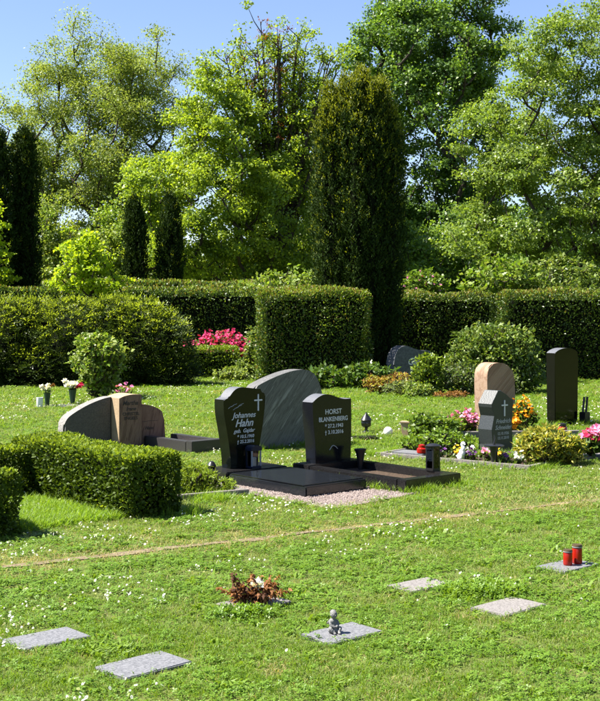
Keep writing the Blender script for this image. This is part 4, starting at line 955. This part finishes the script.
tree('lime_sapling', 'young bright lime-green tree behind the feathery hedge', (-5.2, 29, 0), [(0, 0, 2.6, .75, .5, .7), (.35, 0, 2.05, .75, .5, .5), (-.3, 0, 3.05, .3, .3, .5), (.3, 0, 3.0, .35, .3, .55), (-.55, 0, 2.2, .4, .3, .4)], 95, 46, .18, .7, .085, ['young_lime'], .06, 1.2, 'young trees between the hedges', 106, .15, .8, None, .6, .35)
tree('lime_sapling', 'bright lime-green branch tips entering at left edge', (-8.45, 32, 0), [(0, 0, 3.2, .7, .5, .8), (.1, 0, 2.6, .75, .5, .5), (.3, 0, 3.9, .35, .3, .6)], 80, 46, .2, .7, .09, ['young_lime'], .06, 1.4, 'young trees between the hedges', 107, .16, .8, None, .6, .35)
shrub('back_shrub', 'pale green rounded shrub behind the right hedge, left one', (5.3, 31.5, 0), [(0, 0, 2.0, 1.1, .8, 1.0), (-.3, 0, 1.2, .9, .7, 1)], 190, 30, .28, .13, ['shrub_pale', 'weed_green'], 73, .18, wd=.6, mix=.5, r0=.06, fork=.5, group='shrubs behind the hedges')
shrub('back_shrub', 'grey-green shrub behind the right hedge, right one', (7.0, 31.8, 0), [(0, 0, 2.0, 1.2, .8, 1.0), (.5, 0, 1.4, 1, .7, 1)], 190, 30, .28, .12, ['shrub_mid', 'shrub_pale'], 74, .18, wd=.5, mix=.5, r0=.06, fork=.5, group='shrubs behind the hedges')
t, cl = shrub('rose_bush', 'rose bush with pale pink flowers above hedge beside the yew', (3.1, 31, 0), [(0, 0, 1.9, .75, .5, .75), (-.4, 0, 2.3, .3, .3, .4)], 120, 24, .22, .11, ['weed_green', 'shrub_mid'], 75, .14, wd=.6, mix=.4, r0=.05, fork=.5, group='shrubs behind the hedges')
c = cl[(cl[:, 2] > 2.0) & (cl[:, 1] < .1)][:26]; c[:, 1] -= .12; blossoms('blossoms', c, ['petal_pink'], t, .042, 7, 15)
shrub('back_shrub', 'low light shrub behind hedge left of the yew', (-.2, 35, 0), [(0, 0, 1.9, 1.4, .8, .9), (-1.2, 0, 1.7, .8, .6, .8)], 150, 28, .28, .13, ['shrub_pale', 'maple_mid'], 76, .2, wd=.6, mix=.5, r0=.05, fork=.5, group='shrubs behind the hedges')
# distant wood
def wood():
    g = np.random.default_rng(9); n = 700
    c = np.c_[g.uniform(-60, 60, n), g.uniform(88, 112, n), g.random(n)**.8]; c[:, 2] *= 6.5+1.6*np.sin(c[:, 0]*.35)+1.2*np.sin(c[:, 0]*.9+1)
    m = 900; a = np.concatenate([g.uniform(R(-62), R(62), m)]); q = g.uniform(44, 60, m)   # unseen belt added at right and behind, for dark reflections in polished stone
    e = np.c_[np.cos(a-R(22))*q, np.sin(a-R(22))*q*1.0-8, g.random(m)**.9*(9.5+2*np.sin(a*9))]; c = np.concatenate([c, e[(e[:, 1] < e[:, 0]*2.2)]])
    P, D, N, ln = clump_leaves(c, 32, 1.7, .8, .7, 10); P[:, 2] = np.maximum(P[:, 2], .05)
    tag(leaves('wood', P, D, N, ln, ln*.75, ['far_wood', 'maple_mid'], midx=(g.random(len(P)) < .25).astype(int)), 'distant belt of woodland closing the view, with unseen trees added for reflections', 'wood', kind='stuff')
wood()

# ------------------------------------------------------------------ lawn: grass, clover, daisies (countless, scattered as tufts)
lib = bpy.data.collections.new('tufts')
def tuft(name, V, F, mats, mi=None):
    me = bpy.data.meshes.new(name); me.from_pydata(V, [], F)
    for m in mats: me.materials.append(MATS[m])
    if mi is not None: me.polygons.foreach_set('material_index', mi)
    o = bpy.data.objects.new(name, me); return o
def blades(n, h, wd, rad, lean, seed):
    g = np.random.default_rng(seed); V, F = [], []
    for k in range(n):
        a = g.uniform(0, 6.28); q = rad*math.sqrt(g.random()); b = np.array([math.cos(a)*q, math.sin(a)*q, -.004])
        d = g.uniform(0, 6.28); ld = np.array([math.cos(d), math.sin(d), 0])*lean*g.uniform(.2, 1.2); H = h*g.uniform(.5, 1.15); p = d+1.57+g.normal()*.6
        s_ = np.array([math.cos(p), math.sin(p), 0])*wd*g.uniform(.7, 1.2)/2
        m1 = b+ld*H*.3+np.array([0, 0, H*.55]); m2 = b+ld*H+np.array([0, 0, H*(1-.25*lean)])
        i = len(V); V += [b-s_, b+s_, m1+s_*.8, m1-s_*.8, m2]; F += [(i, i+1, i+2, i+3), (i+3, i+2, i+4)]
    return [tuple(v) for v in V], F
def clovers(n, r, h, rad, seed):
    g = np.random.default_rng(seed); V, F = [], []
    for k in range(n):
        a = g.uniform(0, 6.28); q = rad*math.sqrt(g.random()); z = h*g.uniform(.35, 1.1); c = np.array([math.cos(a)*q, math.sin(a)*q, z]); a0 = g.uniform(0, 6.28)
        tx, ty = g.normal()*.28, g.normal()*.28; rr = r*g.uniform(.7, 1.25)
        for j in range(3):
            t_ = a0+j*2.094; i = len(V)
            for (rad_, da) in ((0, 0), (.75, -.5), (1.05, -.2), (1.05, .2), (.75, .5)):
                x, y = math.cos(t_+da)*rad_*rr, math.sin(t_+da)*rad_*rr; V.append((c[0]+x, c[1]+y, c[2]+tx*x+ty*y+.25*rad_*rr*(.3)))
            F.append((i, i+1, i+2, i+3, i+4))
    return V, F
SRC = []
def src(key, VF, mat): SRC.append(tuft(key, *VF, [mat]))
src('a_blades', blades(30, .034, .0034, .05, .8, 1), 'grass_fresh')
src('b_blades', blades(28, .04, .0034, .055, .9, 2), 'grass_fresh')
src('c_clover', clovers(14, .0088, .022, .05, 3), 'clover_leaf')
src('d_clover', clovers(12, .0108, .026, .05, 4), 'clover_leaf')
src('e_pale', blades(28, .036, .0034, .055, 1.0, 5), 'grass_pale')
src('f_dry', blades(16, .034, .0035, .06, 1.1, 6), 'grass_dry')
src('g_long', blades(26, .14, .0055, .06, .55, 7), 'grass_long')
src('h_weed', blades(14, .07, .016, .05, .9, 8), 'weed_green')
lib2 = bpy.data.collections.new('flowers')
def flower_src(name, r, h, seed, n=1, ball=False):
    g = np.random.default_rng(seed); V, F = [], []
    for k in range(n):
        c = np.array([g.uniform(-.03, .03), g.uniform(-.03, .03), h*g.uniform(.7, 1.1)])
        if ball:
            for (z0, z1) in ((0, .8), (.8, 1.4)):
                i = len(V); r0 = r*(1 if z0 == 0 else .95); r1 = r*(.95 if z0 == 0 else .35)
                for j in range(6): V.append((c[0]+r0*math.cos(j*1.047), c[1]+r0*math.sin(j*1.047), c[2]+z0*r))
                for j in range(6): V.append((c[0]+r1*math.cos(j*1.047), c[1]+r1*math.sin(j*1.047), c[2]+z1*r))
                for j in range(6): F.append((i+j, i+(j+1) % 6, i+6+(j+1) % 6, i+6+j))
        else:
            tx, ty = g.normal()*.3, g.normal()*.3-.2
            for j in range(8):
                a = j*.785; i = len(V)
                for (q, da) in ((.15, 0), (.8, -.25), (1, 0), (.8, .25)):
                    x, y = math.cos(a+da)*q*r, math.sin(a+da)*q*r; V.append((c[0]+x, c[1]+y, c[2]+tx*x+ty*y))
                F.append((i, i+1, i+2, i+3))
    return tuft(name, V, F, ['petal_white'])
FS = [flower_src('a_daisy', .0095, .042, 1), flower_src('b_clover_head', .0075, .042, 2, 1, True), flower_src('c_daisies', .0085, .045, 3, 2)]
for o in SRC: lib.objects.link(o)
for o in FS: lib2.objects.link(o)
def scatter(name, P, rot, scl, idx, coll, label):
    me = bpy.data.meshes.new(name); me.vertices.add(len(P)); me.vertices.foreach_set('co', np.asarray(P, np.float32).ravel())
    for nm, tp, val in (('rot', 'FLOAT_VECTOR', rot), ('scl', 'FLOAT_VECTOR', scl)):
        at = me.attributes.new(nm, tp, 'POINT'); at.data.foreach_set('vector', np.asarray(val, np.float32).ravel())
    at = me.attributes.new('idx', 'INT', 'POINT'); at.data.foreach_set('value', np.asarray(idx, np.int32))
    o = bpy.data.objects.new(name, me); C.objects.link(o)
    ng = bpy.data.node_groups.new(name+'_nodes', 'GeometryNodeTree')
    ng.interface.new_socket('Geometry', in_out='INPUT', socket_type='NodeSocketGeometry'); ng.interface.new_socket('Geometry', in_out='OUTPUT', socket_type='NodeSocketGeometry')
    N, Lk = ng.nodes, ng.links
    i, ou = N.new('NodeGroupInput'), N.new('NodeGroupOutput'); ci = N.new('GeometryNodeCollectionInfo'); ci.inputs[0].default_value = coll; ci.inputs[1].default_value = True; ci.inputs[2].default_value = True
    ip = N.new('GeometryNodeInstanceOnPoints'); ip.inputs['Pick Instance'].default_value = True
    def na(nm, tp):
        a = N.new('GeometryNodeInputNamedAttribute'); a.data_type = tp; a.inputs[0].default_value = nm; return a.outputs[0]
    er = N.new('FunctionNodeEulerToRotation')
    Lk.new(i.outputs[0], ip.inputs['Points']); Lk.new(ci.outputs[0], ip.inputs['Instance']); Lk.new(na('idx', 'INT'), ip.inputs['Instance Index'])
    Lk.new(na('rot', 'FLOAT_VECTOR'), er.inputs[0]); Lk.new(er.outputs[0], ip.inputs['Rotation']); Lk.new(na('scl', 'FLOAT_VECTOR'), ip.inputs['Scale'])
    Lk.new(ip.outputs[0], ou.inputs[0])
    md = o.modifiers.new('scatter', 'NODES'); md.node_group = ng
    return tag(o, label, 'grass' if name == 'grass' else 'flowers', kind='stuff')
# footprints without grass
RECTS += [(*off(G1, A, 0, -.74)[:2], .36, .75, A), (*off(G2, A, 0, -.75)[:2], KW-.01, .75, A), (*off(G1, A, .1, -1.25)[:2], .70, .76, A),
          (*off(BO, BA, .92, .37)[:2], .88, .34, BA), (*off((-1.52, 13.75), A, .18, -.08)[:2], .22, .45, A), (3.2, 12.95, .36, .2, R(20)), (.77, 14.85, .19, .12, .1),
          (2.23, 13.55, .28, .2, A5), (-.19, 14.0, .5, .08, A), (*H0-NV*.95, .2, .9, A)]
def clear(x, y):
    ok = np.ones(len(x), bool)
    for (cx, cy_, hx, hy, a) in RECTS:
        dx, dy = x-cx, y-cy_; u = dx*math.cos(a)+dy*math.sin(a); v = -dx*math.sin(a)+dy*math.cos(a); ok &= ~((np.abs(u) < hx) & (np.abs(v) < hy))
    return ok
def pathdist(x, y):
    p, q = np.array(PATH0), np.array(PATH1); d = unit(q-p); return (x-p[0])*(-d[1])+(y-p[1])*d[0]
g = np.random.default_rng(5)
PP, RR, SS, II = [], [], [], []
for (d0, d1, dens, s0, hz) in ((3.6, 6.6, 700, 1.0, .95), (6.6, 9.5, 430, 1.25, .95), (9.5, 14, 210, 1.75, 1.2), (14, 20, 105, 2.5, 1.5), (20, 31, 48, 3.8, 1.9), (31, 60, 7, 7, 2.6)):
    mx = d1*.25+1.6; n = int((d1-d0)*2*mx*dens); x = g.uniform(-mx, mx, n); y = g.uniform(d0, d1, n)
    P = np.c_[x, y, np.zeros(n)]; pd = pathdist(x, y)
    ok = clear(x, y) & (np.abs(x) < y*.25+1.6) & ~((np.abs(pd) < .04) & (g.random(n) < np.where(x < .3, .6, .1)+.6*wob(P, 3.5, 77))); x, y, P, pd = x[ok], y[ok], P[ok], pd[ok]; n = len(x)
    f1 = wob(P, 1.3, 21); f2 = wob(P, 3.2, 22); f3 = wob(P, .5, 23); r = g.random(n)
    clov = np.clip(.5-.5*f2+.25*f1, .08, .85)*np.where(y < 9.5, 1, .25)
    idx = np.where(r < clov, np.where(g.random(n) < .5, 2, 3), np.where(g.random(n) < .5, 0, 1))
    pale = np.clip(.3+.3*f3+.25*f1, .05, .75)+.3*((pd > .0) & (y < 13)); idx = np.where((idx < 2) & (g.random(n) < pale), 4, idx)
    dry = .03+.22*np.clip(f2-.35, 0, 1)+.6*np.exp(-(np.abs(pd)/.2)**2)+.12*np.exp(-((pd-.5)/.5)**2)
    idx = np.where(g.random(n) < dry, 5, idx)
    idx = np.where((g.random(n) < .02) & (y < 9), 7, idx)
    s_ = s0*g.uniform(.75, 1.3, n)
    hs = hz*g.uniform(.7, 1.25, n)*np.where(idx == 7, .8, 1)*(1-.45*np.exp(-(pd/.12)**2))
    PP.append(P); RR.append(np.c_[g.normal(size=(n, 2))*.1, g.uniform(0, 6.28, n)]); SS.append(np.c_[s_, s_, hs]); II.append(idx)
# long grass inside the U hedge, around kerbs and stone feet, weeds beside plaques
def extra(x, y, idx, s, h):
    n = len(x); PP.append(np.c_[x, y, np.zeros(n)]); RR.append(np.c_[g.normal(size=(n, 2))*.12, g.uniform(0, 6.28, n)]); SS.append(np.c_[s*np.ones(n), s*np.ones(n), h*g.uniform(.6, 1.2, n)]); II.append(np.full(n, idx))
n = 900; u, v = g.uniform(0, 1.12, n), g.uniform(.1, 1.55, n); c0 = H0 - SV*.24
q = c0[None]-SV[None]*u[:, None]-NV[None]*v[:, None]; extra(q[:, 0], q[:, 1], 6, 1.0, .6)
def ring(o, a, x0, x1, y0, y1, n, idx, s, h, jit=.03):
    t_ = g.random(n); k = g.integers(0, 4, n); lx = np.where(k == 0, x0, np.where(k == 1, x1, x0+(x1-x0)*t_)); ly = np.where(k == 2, y0, np.where(k == 3, y1, y0+(y1-y0)*t_))
    lx = lx+g.normal(size=n)*jit; ly = ly+g.normal(size=n)*jit
    extra(o[0]+lx*math.cos(a)-ly*math.sin(a), o[1]+lx*math.sin(a)+ly*math.cos(a), idx, s, h)
ring(G2, A, -KW-.03, KW+.04, -1.55, .04, 110, 6, .9, .7)
ring(G1, A, -.66, .86, -2.14, .06, 90, 6, .8, .3, .05)
ring((-.19, 14), A, -.55, .56, -.13, .13, 70, 6, 1, .8)
ring(BO, BA, -.04, 1.9, -.06, .8, 120, 6, 1, .75, .04)
ring(F5, A5, -.36, .38, -.36, .24, 60, 6, 1, .8, .04)
ring(G7, R(38), -.4, .42, -.22, .16, 60, 6, 1, .9, .04)
for (x, y, a_, b_, dz, m, lab) in PL: ring((x, y), A+R(dz), -a_/2-.014, a_/2+.014, -b_/2-.014, b_/2+.014, 50, int(g.choice([0, 2, 3])), .45, .7, .012)
def patch(x, y, rx, ry, n, idx, s, h): extra(x+g.normal(size=n)*rx*.5, y+g.normal(size=n)*ry*.5, idx, s, h)
patch(1.02, 6.76, .2, .12, 90, 7, .9, 1.2); patch(1.02, 6.76, .22, .14, 90, 3, 1.2, 2.0)
patch(-.93, 5.62, .12, .1, 20, 7, 1, .8)
patch(-.27, 6.25, .2, .07, 50, 3, 1.1, 2.0); patch(-.27, 6.27, .22, .06, 30, 6, .5, .5)
patch(-.75, 10.0, .35, .1, 50, 6, .9, .8); patch(-.85, 9.35, .1, .12, 16, 6, .8, .8)
scatter('grass', np.concatenate(PP), np.concatenate(RR), np.concatenate(SS), np.concatenate(II), lib, 'short lawn grass with clover covering the ground')
PP, RR, SS, II = [], [], [], []
for (d0, d1, dens, s0) in ((4, 9.5, 190, .9), (9.5, 14, 80, 1.15), (14, 26, 45, 1.7)):
    mx = d1*.25+1.2; n = int((d1-d0)*2*mx*dens); x = g.uniform(-mx, mx, n); y = g.uniform(d0, d1, n); P = np.c_[x, y, np.zeros(n)]
    f = np.clip(wob(P, 1.6, 31)*1.3+wob(P, 6, 32)*.9-.1, 0, 1)**1.4
    ok = clear(x, y) & (g.random(n) < f) & (pathdist(x, y)**2 > .01); P = P[ok]; n = len(P)
    PP.append(P); RR.append(np.c_[g.normal(size=(n, 2))*.25, g.uniform(0, 6.28, n)]); s_ = s0*g.uniform(.6, 1.15, n); SS.append(np.c_[s_, s_, s_**.4]); II.append(g.integers(0, 3, n))
scatter('daisies', np.concatenate(PP), np.concatenate(RR), np.concatenate(SS), np.concatenate(II), lib2, 'small white daisies and clover heads dotted over the lawn')
